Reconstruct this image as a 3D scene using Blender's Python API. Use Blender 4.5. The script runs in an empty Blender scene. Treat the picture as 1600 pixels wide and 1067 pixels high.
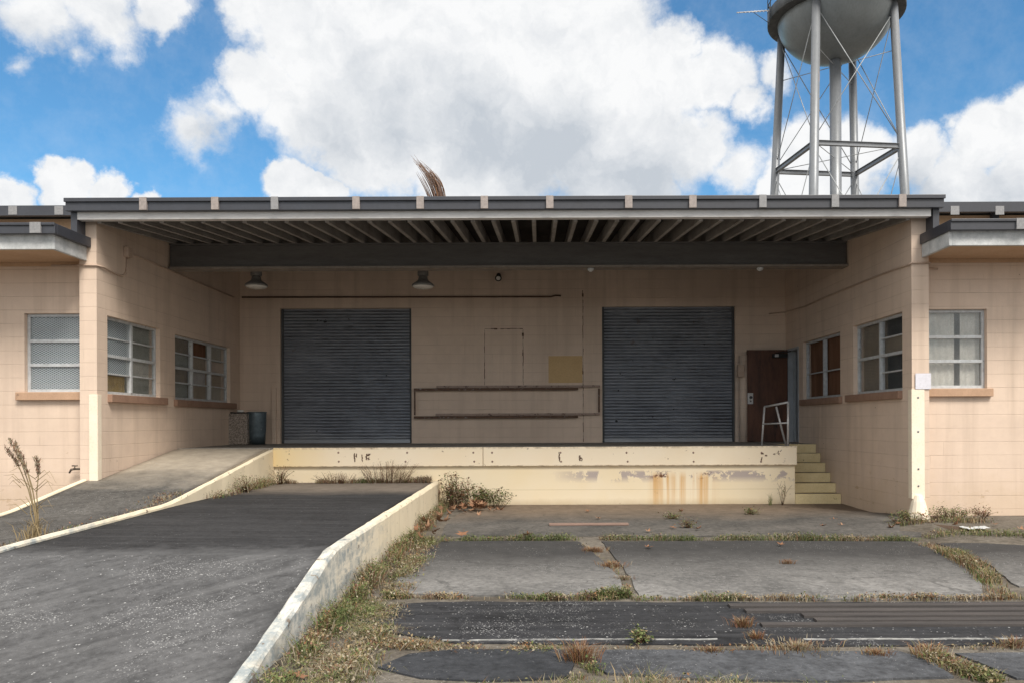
import bpy, bmesh, math, random
from mathutils import Vector, Matrix, noise as mnoise
RND = random.Random(11)
sc = bpy.context.scene
COL = sc.collection
# ---------------------------------------------------------------- camera model of the photograph (used to measure)
F, CU, CV, RO, CZ = 1250.0, 842.0, 660.0, 0.004, 1.5
def unroll(u, v):
    a, b = u - CU, CV - v
    return a*math.cos(RO) + b*math.sin(RO), -a*math.sin(RO) + b*math.cos(RO)
def P(u, v, y):
    a, b = unroll(u, v); return Vector((a*y/F, y, CZ + b*y/F))
def onx(u, v, X):
    a, b = unroll(u, v); s = a/X; return F/s, CZ + b/s
def gz(x, y):
    z = -.1 + (min(max(y, 3), 14.6) - 5)*.0126
    t = min(max((x - 4.7)/.8, 0), 1); w = min(max((y - 9.6)/1.6, 0), 1)*min(max((13.2 - y)/1.0, 0), 1)
    return z + .10*t*t*(3 - 2*t)*w
def G(u, v, fn=gz):
    a, b = unroll(u, v); z = 0.0
    for _ in range(8):
        s = b/(z - CZ); x, y = a/s, F/s; z = fn(x, y)
    return Vector((x, y, z))
# ---------------------------------------------------------------- mesh helper
class MB:
    def __init__(s): s.v, s.f, s.m, s.sm = [], [], [], []
    def add(s, vs, fs, m=0, smooth=False):
        o = len(s.v); s.v += [Vector(p) for p in vs]
        for f in fs: s.f.append([o + i for i in f]); s.m.append(m); s.sm.append(smooth)
    def box(s, x0, x1, y0, y1, z0, z1, m=0):
        s.add([(x0,y0,z0),(x1,y0,z0),(x1,y1,z0),(x0,y1,z0),(x0,y0,z1),(x1,y0,z1),(x1,y1,z1),(x0,y1,z1)],
              [(3,2,1,0),(4,5,6,7),(0,1,5,4),(1,2,6,5),(2,3,7,6),(3,0,4,7)], m); return s
    def sweep(s, secs, m=0, smooth=False, caps=True, closed=True):
        n = len(secs[0]); vs = [p for q in secs for p in q]; fs = []
        for i in range(len(secs) - 1):
            for j in range(n if closed else n - 1):
                k = (j + 1) % n
                fs.append((i*n + j, i*n + k, (i + 1)*n + k, (i + 1)*n + j))
        if caps and closed:
            fs.append(tuple(range(n))[::-1]); fs.append(tuple((len(secs) - 1)*n + j for j in range(n)))
        s.add(vs, fs, m, smooth); return s
    def tube(s, pts, r, n=8, m=0, smooth=True):
        pts = [Vector(p) for p in pts]; rs = r if isinstance(r, (list, tuple)) else [r]*len(pts)
        secs = []; up = None
        for i, p in enumerate(pts):
            d = (pts[min(i + 1, len(pts) - 1)] - pts[max(i - 1, 0)]).normalized()
            if up is None:
                up = Vector((0, 0, 1)) if abs(d.z) < .9 else Vector((0, 1, 0))
            a = d.cross(up)
            if a.length < 1e-4: a = d.cross(Vector((1, 0.1, 0)))
            a.normalize(); b = a.cross(d).normalized(); up = b
            secs.append([p + (a*math.cos(2*math.pi*j/n) + b*math.sin(2*math.pi*j/n))*rs[i] for j in range(n)])
        s.sweep(secs, m, smooth); return s
    def lathe(s, c, prof, n=24, m=0, smooth=True):
        c = Vector(c); secs = [[c + Vector((r*math.cos(2*math.pi*j/n), r*math.sin(2*math.pi*j/n), z)) for j in range(n)] for r, z in prof]
        s.sweep(secs, m, smooth); return s
    def xform(s, fn): s.v = [Vector(fn(p)) for p in s.v]; return s
    def build(s, name, mats, parent=None, uv=True, bevel=0, origin=None, fixn=True):
        me = bpy.data.meshes.new(name)
        if parent is not None: o0 = Vector(parent['_o'])
        elif origin is not None: o0 = Vector(origin)
        else:
            xs = [p.x for p in s.v]; ys = [p.y for p in s.v]; zs = [p.z for p in s.v]
            o0 = Vector(((min(xs) + max(xs))/2, (min(ys) + max(ys))/2, min(zs)))
        me.from_pydata([p - o0 for p in s.v], [], s.f)
        for m in (mats if isinstance(mats, (list, tuple)) else [mats]): me.materials.append(m)
        me.polygons.foreach_set('material_index', s.m); me.polygons.foreach_set('use_smooth', s.sm)
        if fixn and len(s.f) < 60000:
            bm = bmesh.new(); bm.from_mesh(me); bmesh.ops.recalc_face_normals(bm, faces=bm.faces); bm.to_mesh(me); bm.free()
        if uv:
            ul = me.uv_layers.new(name='UVMap').data
            for p in me.polygons:
                n = p.normal; ax, ay, az = abs(n.x), abs(n.y), abs(n.z)
                for li in p.loop_indices:
                    c = me.vertices[me.loops[li].vertex_index].co + o0
                    ul[li].uv = (c.y, c.z) if ax >= ay and ax >= az else ((c.x, c.z) if ay >= az else (c.x, c.y))
        o = bpy.data.objects.new(name, me); COL.objects.link(o); o['_o'] = list(o0)
        if parent is not None: o.parent = parent
        else: o.location = o0
        if bevel:
            b = o.modifiers.new('bevel', 'BEVEL'); b.width = bevel; b.segments = 2; b.limit_method = 'ANGLE'; b.angle_limit = math.radians(50)
        return o
def tag(o, label=None, cat=None, group=None, kind=None):
    if label: o['label'] = label
    if cat: o['category'] = cat
    if group: o['group'] = group
    if kind: o['kind'] = kind
    return o
def thing(name, label, cat, loc, group=None):
    o = bpy.data.objects.new(name, None); COL.objects.link(o); o.location = loc; o['_o'] = list(loc); o.empty_display_size = .2
    return tag(o, label, cat, group)
# ---------------------------------------------------------------- material helpers
class NT:
    def __init__(s, nt): s.nt = nt; s.nt.nodes.clear()
    def n(s, t, ins=None, **props):
        nd = s.nt.nodes.new('ShaderNode' + t)
        for k, v in props.items(): setattr(nd, k, v)
        for k, v in (ins or {}).items():
            sk = nd.inputs[k]
            if isinstance(v, bpy.types.NodeSocket): s.nt.links.new(v, sk)
            else: sk.default_value = v
        return nd
    def pos(s): return s.n('NewGeometry').outputs['Position']
    def obj(s): return s.n('TexCoord').outputs['Object']
    def uv(s): return s.n('TexCoord').outputs['UV']
    def mapping(s, vec, sc=(1,1,1), rot=(0,0,0), loc=(0,0,0)):
        return s.n('Mapping', {'Vector': vec, 'Scale': sc, 'Rotation': rot, 'Location': loc}).outputs[0]
    def noise(s, vec, scale, detail=5, rough=.6, dist=0, out='Fac'):
        return s.n('TexNoise', {'Vector': vec, 'Scale': scale, 'Detail': detail, 'Roughness': rough, 'Distortion': dist}).outputs[out]
    def voro(s, vec, scale, feature='F1', rnd=1.0, out='Distance'):
        return s.n('TexVoronoi', {'Vector': vec, 'Scale': scale, 'Randomness': rnd}, feature=feature).outputs[out]
    def mr(s, v, a, b, c=0.0, d=1.0, smooth=False):
        return s.n('MapRange', {'Value': v, 'From Min': a, 'From Max': b, 'To Min': c, 'To Max': d}, interpolation_type='SMOOTHSTEP' if smooth else 'LINEAR').outputs[0]
    def m(s, op, a, b=0.0, clamp=False):
        nd = s.n('Math', operation=op, use_clamp=clamp)
        for i, v in enumerate((a, b)):
            if isinstance(v, bpy.types.NodeSocket): s.nt.links.new(v, nd.inputs[i])
            else: nd.inputs[i].default_value = v
        return nd.outputs[0]
    def mix(s, fac, a, b, blend='MIX'):
        nd = s.n('Mix', data_type='RGBA', blend_type=blend)
        for k, v in ((0, fac), (6, a), (7, b)):
            if isinstance(v, bpy.types.NodeSocket): s.nt.links.new(v, nd.inputs[k])
            else: nd.inputs[k].default_value = (v if k == 0 else (*v, 1))
        return nd.outputs[2]
    def xyz(s, vec):
        o = s.n('SeparateXYZ', {0: vec}).outputs; return o[0], o[1], o[2]
    def comb(s, x, y, z):
        nd = s.n('CombineXYZ')
        for i, v in enumerate((x, y, z)):
            if isinstance(v, bpy.types.NodeSocket): s.nt.links.new(v, nd.inputs[i])
            else: nd.inputs[i].default_value = v
        return nd.outputs[0]
    def bump(s, h, strength=.3, dist=.01, normal=None):
        i = {'Height': h, 'Strength': strength, 'Distance': dist}
        if normal is not None: i['Normal'] = normal
        return s.n('Bump', i).outputs[0]
    def out(s, col, rough=.8, metal=0.0, normal=None, spec=.3):
        b = s.n('BsdfPrincipled')
        for k, v in (('Base Color', col), ('Roughness', rough), ('Metallic', metal), ('Specular IOR Level', spec)):
            if isinstance(v, bpy.types.NodeSocket): s.nt.links.new(v, b.inputs[k])
            else: b.inputs[k].default_value = (*v, 1) if k == 'Base Color' else v
        if normal is not None: s.nt.links.new(normal, b.inputs['Normal'])
        o = s.n('OutputMaterial'); s.nt.links.new(b.outputs[0], o.inputs[0]); return b
def newmat(name):
    m = bpy.data.materials.new(name); m.use_nodes = True; return m, NT(m.node_tree)
def plain(name, c1, c2=None, scale=6, rough=.75, bump=.15, metal=0.0, spec=.3, local=False, stretch=(1,1,1), speck=None):
    m, t = newmat(name); c2 = c2 or tuple(x*.72 for x in c1)
    p = t.mapping(t.obj() if local else t.pos(), stretch)
    n1 = t.noise(p, scale, 6, .65); n2 = t.noise(p, scale*9, 3, .6)
    col = t.mix(t.mr(n1, .3, .7), c1, c2)
    col = t.mix(t.mr(n2, .45, .8, 0, .35), col, tuple(x*.6 for x in c2))
    if speck:
        col = t.mix(t.mr(t.noise(p, speck[0], 4, .7), speck[1], speck[1] + .05), col, speck[2])
    t.out(col, t.mr(n1, .3, .7, rough - .08, min(rough + .08, 1)), metal, t.bump(n2, bump, .004) if bump else None, spec)
    return m
# painted concrete block: base paint, course lines, peeling, stains
def blockpaint(name, c, course=.2032, joints=1.0, chips=True, wear=1.0):
    m, t = newmat(name); p = t.pos(); uv = t.uv()
    u, v, _ = t.xyz(uv)
    n1 = t.noise(p, .55, 6, .6); n2 = t.noise(p, 3.2, 6, .65); n3 = t.noise(p, 45, 4, .65)
    col = t.mix(t.mr(n1, .32, .7), c, tuple(x*.83 for x in c))
    col = t.mix(t.mr(n2, .42, .72, 0, .5), col, (c[0]*.78, c[1]*.77, c[2]*.78))
    # vertical dirt runs
    run = t.noise(t.mapping(p, (4.5, 4.5, .22)), 1.0, 5, .6)
    col = t.mix(t.mr(run, .50, .72, 0, .46), col, (c[0]*.62, c[1]*.60, c[2]*.58))
    # courses
    fr = t.m('FRACT', t.m('DIVIDE', t.m('ADD', v, .03), course))
    line = t.m('ABSOLUTE', t.m('SUBTRACT', fr, .5))
    jit = t.mr(n2, .3, .7, .478, .492)
    ln = t.mr(t.m('SUBTRACT', line, jit), 0, .012)
    patch = t.mr(t.noise(t.mapping(p, (.7, .7, 4.9)), 1.0, 3, .5), .36, .62, .12, 1)
    br = t.n('TexBrick', {'Vector': t.n('CombineXYZ', {0: u, 1: t.m('ADD', v, .03)}).outputs[0], 'Scale': 1.0, 'Mortar Size': .006,
             'Mortar Smooth': .3, 'Brick Width': .4064, 'Row Height': course}, offset=.5)
    br.inputs['Color1'].default_value = (.45, .45, .45, 1); br.inputs['Color2'].default_value = (.6, .6, .6, 1)
    brf = br.outputs['Fac']
    col = t.mix(t.mr(t.n('SeparateColor', {0: br.outputs['Color']}).outputs[0], .45, .6, 0, .10), col, tuple(x*.75 for x in c))
    lf = t.m('MULTIPLY', t.m('MULTIPLY', ln, patch), .62*joints)
    lf = t.m('MAXIMUM', lf, t.m('MULTIPLY', t.m('MULTIPLY', brf, t.mr(t.noise(p, 1.7, 2, .5), .56, .66)), .25*joints))
    col = t.mix(lf, col, (c[0]*.36, c[1]*.32, c[2]*.28))
    if chips:
        zz = t.xyz(p)[2]
        low = t.mr(zz, .1, 1.5, .085, 0.0)
        ch = t.mr(t.m('ADD', t.noise(t.mapping(p, (1, 1, 1.7)), 2.6, 8, .74), low), .685, .705)
        col = t.mix(t.m('MULTIPLY', ch, .8*wear), col, (.42, .30, .20))
        sp = t.mr(t.m('ADD', t.noise(p, 7.0, 3, .5), t.m('MULTIPLY', low, .2)), .765, .78)
        col = t.mix(t.m('MULTIPLY', sp, .8), col, (.07, .05, .04))
        splash = t.mr(t.m('ADD', zz, t.m('MULTIPLY', t.m('SUBTRACT', n2, .5), 1.6)), .2, .75, .5, 0)
        col = t.mix(splash, col, (.50, .38, .27))
    h = t.m('SUBTRACT', t.m('MULTIPLY', n3, .35), t.m('ADD', t.m('MULTIPLY', ln, .8), t.m('MULTIPLY', brf, .12)))
    t.out(col, .72, 0, t.bump(h, .5, .009), .25)
    return m
PINK = (.735, .585, .475)
M = {}
M['pink'] = blockpaint('pink_block_paint', PINK)
M['pink_in'] = blockpaint('pink_block_paint_sheltered', PINK, chips=False)
M['sill'] = plain('tan_sill_paint', (.52,.34,.23), (.42,.27,.18), 5, .7, .2, speck=(9, .68, (.2,.13,.09)))
M['brownsill'] = plain('brown_sill_paint', (.34,.215,.155), (.26,.16,.115), 5, .7, .2, speck=(9, .66, (.1,.07,.05)))
M['soffit'] = plain('tan_soffit_paint', (.56,.385,.25), (.5,.33,.21), 3, .7, .1)
M['dark_fascia'] = plain('charcoal_gutter_metal', (.052,.055,.068), (.040,.042,.052), 2, .42, .05, .0, .5)
M['patch'] = plain('bare_pinkish_metal', (.38,.33,.31), (.25,.22,.21), 30, .6, .2)
M['greypatch'] = plain('bare_grey_metal', (.31,.31,.32), (.21,.21,.22), 30, .6, .2)
M['white_trim'] = plain('white_channel_paint', (.78,.77,.77), (.62,.61,.61), 2.5, .6, .1, stretch=(.5,1,3))
M['conc_trim'] = plain('weathered_grey_white_board', (.66,.67,.68), (.38,.40,.41), 6, .8, .3)
M['joist'] = plain('grey_joist_paint', (.38,.36,.345), (.20,.185,.175), 6, .8, .25, stretch=(1,.25,1))
M['deck_under'] = plain('sooty_roof_deck', (.034,.031,.029), (.018,.016,.015), 4, .85, .3, stretch=(1,.3,1))  # near-black tone over the whole deck underside
M['beam'] = plain('dark_grey_beam_paint', (.165,.16,.157), (.115,.11,.107), 3, .65, .2, stretch=(.35,1,2.2))
M['flange'] = plain('beam_bottom_flange', (.30,.265,.23), (.20,.17,.15), 6, .7, .2)
M['roofing'] = plain('grey_roofing', (.2,.2,.2), (.14,.14,.14), 2, .9, .2)
M['screenback'] = plain('room_behind_screen', (.20,.235,.26), (.13,.155,.17), 3, .9, 0)
M['palerail'] = plain('peeling_pinkish_rail', (.40,.30,.25), (.32,.24,.20), 12, .7, .3, speck=(11, .56, (.10,.06,.045)))
M['alu'] = plain('oxidised_aluminium_frame', (.62,.645,.67), (.44,.455,.47), 14, .55, .15, .15, .4, speck=(22, .66, (.16,.12,.1)))
M['steel'] = plain('galvanised_rail', (.62,.62,.63), (.42,.40,.39), 16, .45, .1, .3, .5, speck=(20, .66, (.25,.14,.09)))
M['dark_in'] = plain('unlit_interior', (.02,.02,.02), (.012,.012,.012), 2, .9, 0)
M['tanboard'] = plain('tan_board', (.30,.24,.165), (.24,.19,.13), 3, .8, .1)
M['ply'] = plain('brown_plywood', (.21,.10,.055), (.12,.058,.032), 3, .7, .2, stretch=(3,3,.4))
M['mustard'] = plain('mustard_cloth', (.46,.33,.12), (.36,.25,.085), 5, .9, .1)
M['curtain'] = plain('off_white_curtain', (.66,.65,.60), (.50,.49,.45), 4, .9, .1)
M['greenblind'] = plain('grey_green_blind', (.36,.38,.34), (.29,.30,.26), 3, .85, .1)
M['yellow'] = plain('cream_yellow_paint', (.78,.62,.34), (.70,.54,.28), 4, .7, .2, speck=(8, .70, (.35,.2,.1)))
M['stepyellow'] = plain('ochre_step_paint', (.77,.64,.38), (.67,.54,.30), 5, .72, .25, speck=(7, .67, (.28,.20,.12)))
M['steptread'] = plain('worn_tread', (.34,.29,.19), (.22,.19,.14), 5, .8, .25)
M['brownrail'] = plain('rusty_brown_rail', (.155,.09,.06), (.085,.05,.036), 12, .7, .3, speck=(14, .60, (.3,.26,.24)))
M['conduit'] = plain('painted_conduit', (.52,.40,.32), (.42,.31,.24), 9, .7, .15)
M['darkconduit'] = plain('dark_brown_conduit', (.13,.075,.052), (.085,.05,.035), 9, .7, .15)
M['black'] = plain('black_plastic', (.025,.025,.025), (.015,.015,.015), 9, .5, .1)
M['lampmetal'] = plain('grey_lamp_housing', (.30,.29,.28), (.2,.19,.18), 9, .5, .1, .2)
M['lens'] = plain('white_lamp_glass', (.78,.77,.74), (.66,.64,.60), 9, .25, 0, 0, .5)
M['door'] = plain('dark_wood_door', (.14,.055,.030), (.05,.022,.015), 2.6, .5, .15, 0, .4, stretch=(2.5,2.5,.6), speck=(3.2,.63,(.02,.012,.01)))
M['greyframe'] = plain('grey_door_frame', (.42,.44,.47), (.33,.34,.36), 5, .55, .1)
M['patchyellow'] = plain('ochre_painted_patch', (.60,.42,.22), (.54,.37,.19), 4, .75, .1)
M['signwhite'] = plain('pale_lilac_sign', (.70,.69,.76), (.62,.61,.67), 3, .5, .05)
M['guard'] = plain('cream_corner_steel', (.85,.765,.64), (.81,.70,.55), 4, .6, .15, speck=(7, .72, (.4,.24,.12)))
M['galv'] = plain('galvanised_can', (.16,.21,.24), (.09,.125,.15), 9, .45, .15, .4, .5, speck=(8,.60,(.27,.31,.33)))
M['paper'] = plain('white_paper', (.58,.60,.61), (.48,.50,.52), 6, .8, .1)
M['plank'] = plain('weathered_red_plank', (.30,.20,.16), (.20,.14,.12), 8, .85, .3, stretch=(.3,3,3))
M['brass'] = plain('old_tap_metal', (.17,.14,.11), (.1,.08,.07), 20, .5, .1, .5)
M['tank'] = plain('silver_tank_paint', (.235,.26,.275), (.185,.205,.215), 1.0, .42, .05, .25, .5, stretch=(1,1,.3), speck=(2.2,.70,(.17,.15,.14)))
M['tanksteel'] = plain('silver_leg_paint', (.255,.27,.295), (.195,.205,.22), 1.2, .42, .05, .25, .5, stretch=(1,1,.3), speck=(1.5,.66,(.36,.28,.25)))
M['darksteel'] = plain('dark_steel', (.10,.105,.11), (.06,.065,.07), 3, .6, .05, .2)
M['rod'] = plain('tie_rod_steel', (.40,.42,.44), (.28,.29,.30), 3, .5, 0, .3)
def aggregate():
    m, t = newmat('exposed_aggregate'); p = t.pos()
    r = t.n('TexVoronoi', {'Vector': p, 'Scale': 75}).outputs['Color']; k = t.n('SeparateColor', {0: r}).outputs[0]
    col = t.mix(k, (.11,.085,.07), (.48,.42,.37)); d = t.voro(p, 75)
    t.out(col, .8, 0, t.bump(d, .8, .01)); return m
M['aggregate'] = aggregate()
def rollermat():
    m, t = newmat('galvanised_roller_curtain'); p = t.pos(); z = t.xyz(p)[2]
    n1 = t.noise(t.mapping(p, (.8, 1, 3.0)), 1.6, 5, .6); n2 = t.noise(t.mapping(p, (2.2, 2, 14)), 1.0, 4, .65); n3 = t.noise(p, 6, 2, .5)
    col = t.mix(t.mr(n1, .3, .7), (.275,.295,.335), (.19,.205,.24))
    col = t.mix(t.mr(n2, .55, .72, 0, .6), col, (.08,.083,.092))
    col = t.mix(t.mr(t.m('ADD', z, t.m('MULTIPLY', n1, .25)), 1.2, 1.42, .6, 0), col, (.37,.38,.40))
    col = t.mix(t.mr(n3, .745, .76), col, (.012,.012,.014))
    ru = t.noise(t.mapping(p, (1.4, 1, .9), loc=(4, 0, 2)), 2.0, 7, .7)
    col = t.mix(t.mr(ru, .64, .70, 0, .55), col, (.14,.09,.065))
    t.out(col, t.mr(n1, .3, .7, .42, .6), .35, None, .5); return m
M['roller'] = rollermat()
def dockmat():
    m, t = newmat('cream_dock_paint'); p = t.pos(); x, y, z = t.xyz(p); c = (.83,.725,.56)
    n1 = t.noise(p, .7, 6, .6); n2 = t.noise(p, 5, 7, .7); n3 = t.noise(p, 40, 4, .6)
    col = t.mix(t.mr(n1, .35, .7), c, (.81,.675,.46))
    # grey flaked band under the nosing beam
    band = t.m('MULTIPLY', t.mr(z, .40, .52), t.mr(z, .64, .60))
    part = t.mr(t.noise(t.mapping(p, (1.1, 1, .2)), .9, 2, .5), .47, .56)
    xr = t.m('MULTIPLY', t.mr(x, .2, .9), 1.0)
    fl = t.m('MULTIPLY', t.m('MULTIPLY', band, xr), t.mr(t.m('ADD', n2, t.m('MULTIPLY', part, .09)), .535, .565))
    col = t.mix(t.m('MULTIPLY', fl, .9), col, (.40,.34,.33))
    # rust runs below the old hinge plates
    runs = t.noise(t.mapping(p, (5.0, 1, .12), loc=(2.2, 0, 0)), 1.0, 4, .6)
    xm = t.m('MULTIPLY', t.mr(x, 1.95, 2.15), t.mr(x, 3.3, 3.0)); zm = t.mr(z, .62, .5)
    rr = t.m('MULTIPLY', t.m('MULTIPLY', t.mr(runs, .40, .56), xm), t.m('MULTIPLY', zm, t.mr(z, -.1, .4, .55, 1)))
    col = t.mix(t.m('MULTIPLY', rr, .95), col, (.60,.30,.055))
    hot = t.m('MULTIPLY', t.m('MULTIPLY', xm, t.m('MULTIPLY', t.mr(z, .47, .51), t.mr(z, .62, .58))), t.mr(n2, .555, .59))
    col = t.mix(hot, col, (.14,.06,.03))
    chips = t.mr(t.noise(t.mapping(p, (1,1,1.3)), 4.5, 8, .75), .70, .715)
    col = t.mix(t.m('MULTIPLY', chips, .8), col, (.22,.13,.09))
    dirt = t.mr(t.m('ADD', z, t.m('MULTIPLY', n2, .12)), .06, .2, .5, 0)
    col = t.mix(dirt, col, (.42,.31,.18))
    crs = t.m('ABSOLUTE', t.m('SUBTRACT', t.m('FRACT', t.m('DIVIDE', t.m('ADD', z, .12), .4064)), .5))
    cl = t.mr(crs, .486, .494)
    col = t.mix(t.m('MULTIPLY', cl, .45), col, (.40,.30,.17))
    t.out(col, .68, 0, t.bump(t.m('SUBTRACT', t.m('MULTIPLY', n3, .3), t.m('ADD', t.m('MULTIPLY', cl, .7), fl)), .3, .005), .3); return m
M['dock'] = dockmat()
def beammat():
    m, t = newmat('cream_nosing_beam_paint'); p = t.pos(); x, y, z = t.xyz(p)
    n1 = t.noise(p, .9, 6, .6); n2 = t.noise(p, 6, 7, .72)
    col = t.mix(t.mr(n1, .35, .7), (.84,.74,.59), (.82,.69,.51))
    col = t.mix(t.mr(x, -4.9, -3.6, .7, 0), col, (.78,.57,.22))
    col = t.mix(t.m('MULTIPLY', t.mr(n2, .655, .67), .9), col, (.13,.085,.06))
    edge = t.m('MULTIPLY', t.mr(z, 1.02, 1.055), t.mr(t.noise(p, 9, 5, .7), .42, .55))
    col = t.mix(t.m('MULTIPLY', edge, .75), col, (.45,.37,.27))
    low = t.m('MULTIPLY', t.mr(z, .745, .722), t.mr(t.noise(p, 7, 5, .7), .45, .58))
    col = t.mix(t.m('MULTIPLY', low, .8), col, (.2,.12,.07))
    t.out(col, .66, 0, t.bump(n2, .2, .004), .3); return m
M['nosing'] = beammat()
def curbmat():
    m, t = newmat('flaking_white_curb_paint'); p = t.pos(); x, y, z = t.xyz(p)
    n1 = t.noise(p, 1.2, 6, .65); n2 = t.noise(p, 5.5, 8, .72); n3 = t.noise(p, 30, 4, .6)
    near = t.mr(y, 6.0, 9.5)
    col = t.mix(near, (.66,.64,.59), (.80,.70,.53))
    col = t.mix(t.mr(n1, .42, .72, 0, .6), col, (.68,.60,.46))
    gr = t.m('MULTIPLY', t.mr(y, 10.0, 7.5), t.mr(t.noise(t.mapping(p, (2,.5,2)), 2.3, 8, .78), .44, .53))
    col = t.mix(t.m('MULTIPLY', gr, t.mr(n2, .40, .56, .15, .9)), col, (.25,.29,.31))
    col = t.mix(t.m('MULTIPLY', t.mr(n2, .615, .64), .85), col, (.17,.13,.10))
    run = t.noise(t.mapping(p, (6, 6, .3)), 1.0, 4, .6)
    col = t.mix(t.mr(run, .55, .75, 0, .35), col, (.46,.38,.27))
    t.out(col, .8, 0, t.bump(t.m('ADD', n3, n2), .35, .01), .2); return m
M['curb'] = curbmat()
def groundmat(name, base, light, brown=(.2,.14,.09), speck=.0, speckscale=55, streak=None, dirt=None, streakrot=0.0, far=None, near=None, cracks=.6):
    m, t = newmat(name); p = t.pos(); x, y, z = t.xyz(p)
    n1 = t.noise(p, .8, 7, .62, .4); n2 = t.noise(p, 5, 7, .68); n3 = t.noise(p, 70, 3, .6)
    col = t.mix(t.mr(n1, .32, .68), base, light)
    col = t.mix(t.mr(n2, .5, .75, 0, .5), col, tuple(c*.6 for c in base))
    col = t.mix(t.mr(n2, .45, .25, 0, .35), col, tuple(min(1, c*1.25) for c in light))
    n4 = t.noise(p, 17, 6, .72); n5 = t.noise(p, 2.1, 8, .7, .8)
    col = t.mix(t.mr(n5, .54, .66, 0, .45), col, tuple(c*.55 for c in base))
    col = t.mix(t.mr(n4, .50, .66, 0, .55), col, tuple(c*.55 for c in base))
    col = t.mix(t.mr(n4, .46, .32, 0, .45), col, tuple(min(1, c*1.35) for c in light))
    if streak:
        ph = t.noise(t.mapping(p, (.9, 3.6, 1), loc=(1.3, 5.1, 0)), 1.0, 7, .68, .4)
        col = t.mix(t.mr(ph, .645, .675, 0, .6), col, tuple(c*.42 for c in base))
        st = t.noise(t.mapping(t.mapping(p, rot=(0, 0, streakrot)), (.35, 5.5, 1)), 1.0, 5, .65, .6)
        col = t.mix(t.mr(st, .45, .72, 0, .55), col, streak)
        st2 = t.noise(t.mapping(t.mapping(p, rot=(0, 0, streakrot + .12), loc=(3, 8, 0)), (.5, 9, 1)), 1.0, 5, .65, .8)
        col = t.mix(t.mr(st2, .5, .75, 0, .45), col, tuple(c*.55 for c in base))
    if far:
        col = t.mix(t.mr(t.m('ADD', y, t.m('MULTIPLY', t.m('SUBTRACT', n1, .5), far[2])), far[0], far[1]), col, t.mix(t.mr(n2, .35, .7), far[3], tuple(c*.72 for c in far[3])))
    if near:
        col = t.mix(t.mr(t.m('ADD', y, t.m('MULTIPLY', t.m('SUBTRACT', n2, .5), near[2])), near[1], near[0]), col, t.mix(n2, near[3], tuple(c*.8 for c in near[3])))
    if dirt:
        d = t.mr(t.m('ADD', y, t.m('MULTIPLY', t.m('SUBTRACT', n1, .5), 1.6)), dirt[0], dirt[1])
        col = t.mix(t.m('MULTIPLY', d, .85), col, t.mix(t.mr(n2, .35, .7), dirt[2], tuple(c*.66 for c in dirt[2])))
    if speck:
        mask = t.mr(t.noise(p, 1.1, 7, .74, .5), .51, .59)
        for sc2, pr, msk in ((speckscale*1.15, speck*.15, None), (speckscale*1.5, min(.9, speck*1.9), mask)):
            vc = t.n('TexVoronoi', {'Vector': p, 'Scale': sc2}); s_ = t.n('SeparateColor', {0: vc.outputs['Color']}); k, k2_ = s_.outputs[0], s_.outputs[1]
            rad = t.m('ADD', .12, t.m('MULTIPLY', k2_, .30))
            sel = t.m('MULTIPLY', t.m('GREATER_THAN', k, 1 - pr), t.m('LESS_THAN', vc.outputs['Distance'], rad))
            if msk is not None: sel = t.m('MULTIPLY', sel, msk)
            col = t.mix(t.m('MULTIPLY', sel, .75), col, t.mix(s_.outputs[2], (.20,.20,.20), (.50,.50,.50)))
    # hairline cracks
    cr = t.n('TexVoronoi', {'Vector': t.n('VectorMath', {0: p, 1: t.n('VectorMath', {0: t.noise(p, 1.5, 4, .6, out='Color'), 1: (.9,.9,0)}, operation='MULTIPLY').outputs[0]}, operation='ADD').outputs[0], 'Scale': .42}, feature='DISTANCE_TO_EDGE').outputs['Distance']
    crk = t.m('MULTIPLY', t.mr(cr, .006, .002), t.mr(n1, .42, .55))
    col = t.mix(t.m('MULTIPLY', crk, cracks), col, tuple(c*.4 for c in base))
    t.out(col, .88, 0, t.bump(t.m('ADD', t.m('MULTIPLY', n3, .6), t.m('ADD', n4, n2)), .55, .010), .25); return m
M['slab_far'] = groundmat('stained_concrete_by_dock', (.064,.062,.060), (.15,.139,.129), cracks=.4, dirt=(12.1, 13.6, (.215,.160,.115)))
M['slab_mid'] = groundmat('grey_concrete', (.105,.103,.102), (.25,.243,.237), cracks=.5, far=(7.9, 9.5, 1.6, (.056,.055,.056)), speck=.14, speckscale=52)
M['strip'] = groundmat('coarse_asphalt', (.017,.0175,.020), (.040,.041,.046), speck=.62, speckscale=40, streak=(.075,.075,.08))
M['slab_near'] = groundmat('blue_grey_asphalt', (.038,.040,.045), (.115,.12,.132), cracks=.25, speck=.10, speckscale=60)
M['slab_black'] = groundmat('blue_black_asphalt', (.024,.026,.030), (.055,.058,.066), cracks=.25, speck=.08, speckscale=60)
M['ramp_dark'] = groundmat('sealed_asphalt_ramp', (.020,.020,.022), (.042,.042,.045), streak=(.062,.062,.065), speck=.02, streakrot=.05, cracks=.15, near=(7.0, 7.45, .9, (.105,.105,.109)), dirt=(11.9, 13.0, (.22,.185,.155)))
M['ramp_grey'] = groundmat('worn_asphalt_ramp', (.064,.064,.067), (.125,.125,.129), speck=.40, speckscale=44, streak=(.165,.164,.168), streakrot=-.75, cracks=.12)
M['path'] = groundmat('ramp_path', (.055,.053,.051), (.125,.119,.113), speck=.22, speckscale=60, far=(11.3, 12.5, 2.2, (.40,.35,.285)), cracks=.15, dirt=(60, 70, (.2,.1,.1)))
M['soil'] = groundmat('soil_and_dry_thatch', (.085,.072,.058), (.185,.165,.14), speck=.14, speckscale=60)
M['redsoil'] = groundmat('dark_leaf_litter_soil', (.062,.042,.03), (.10,.066,.046))
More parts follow.
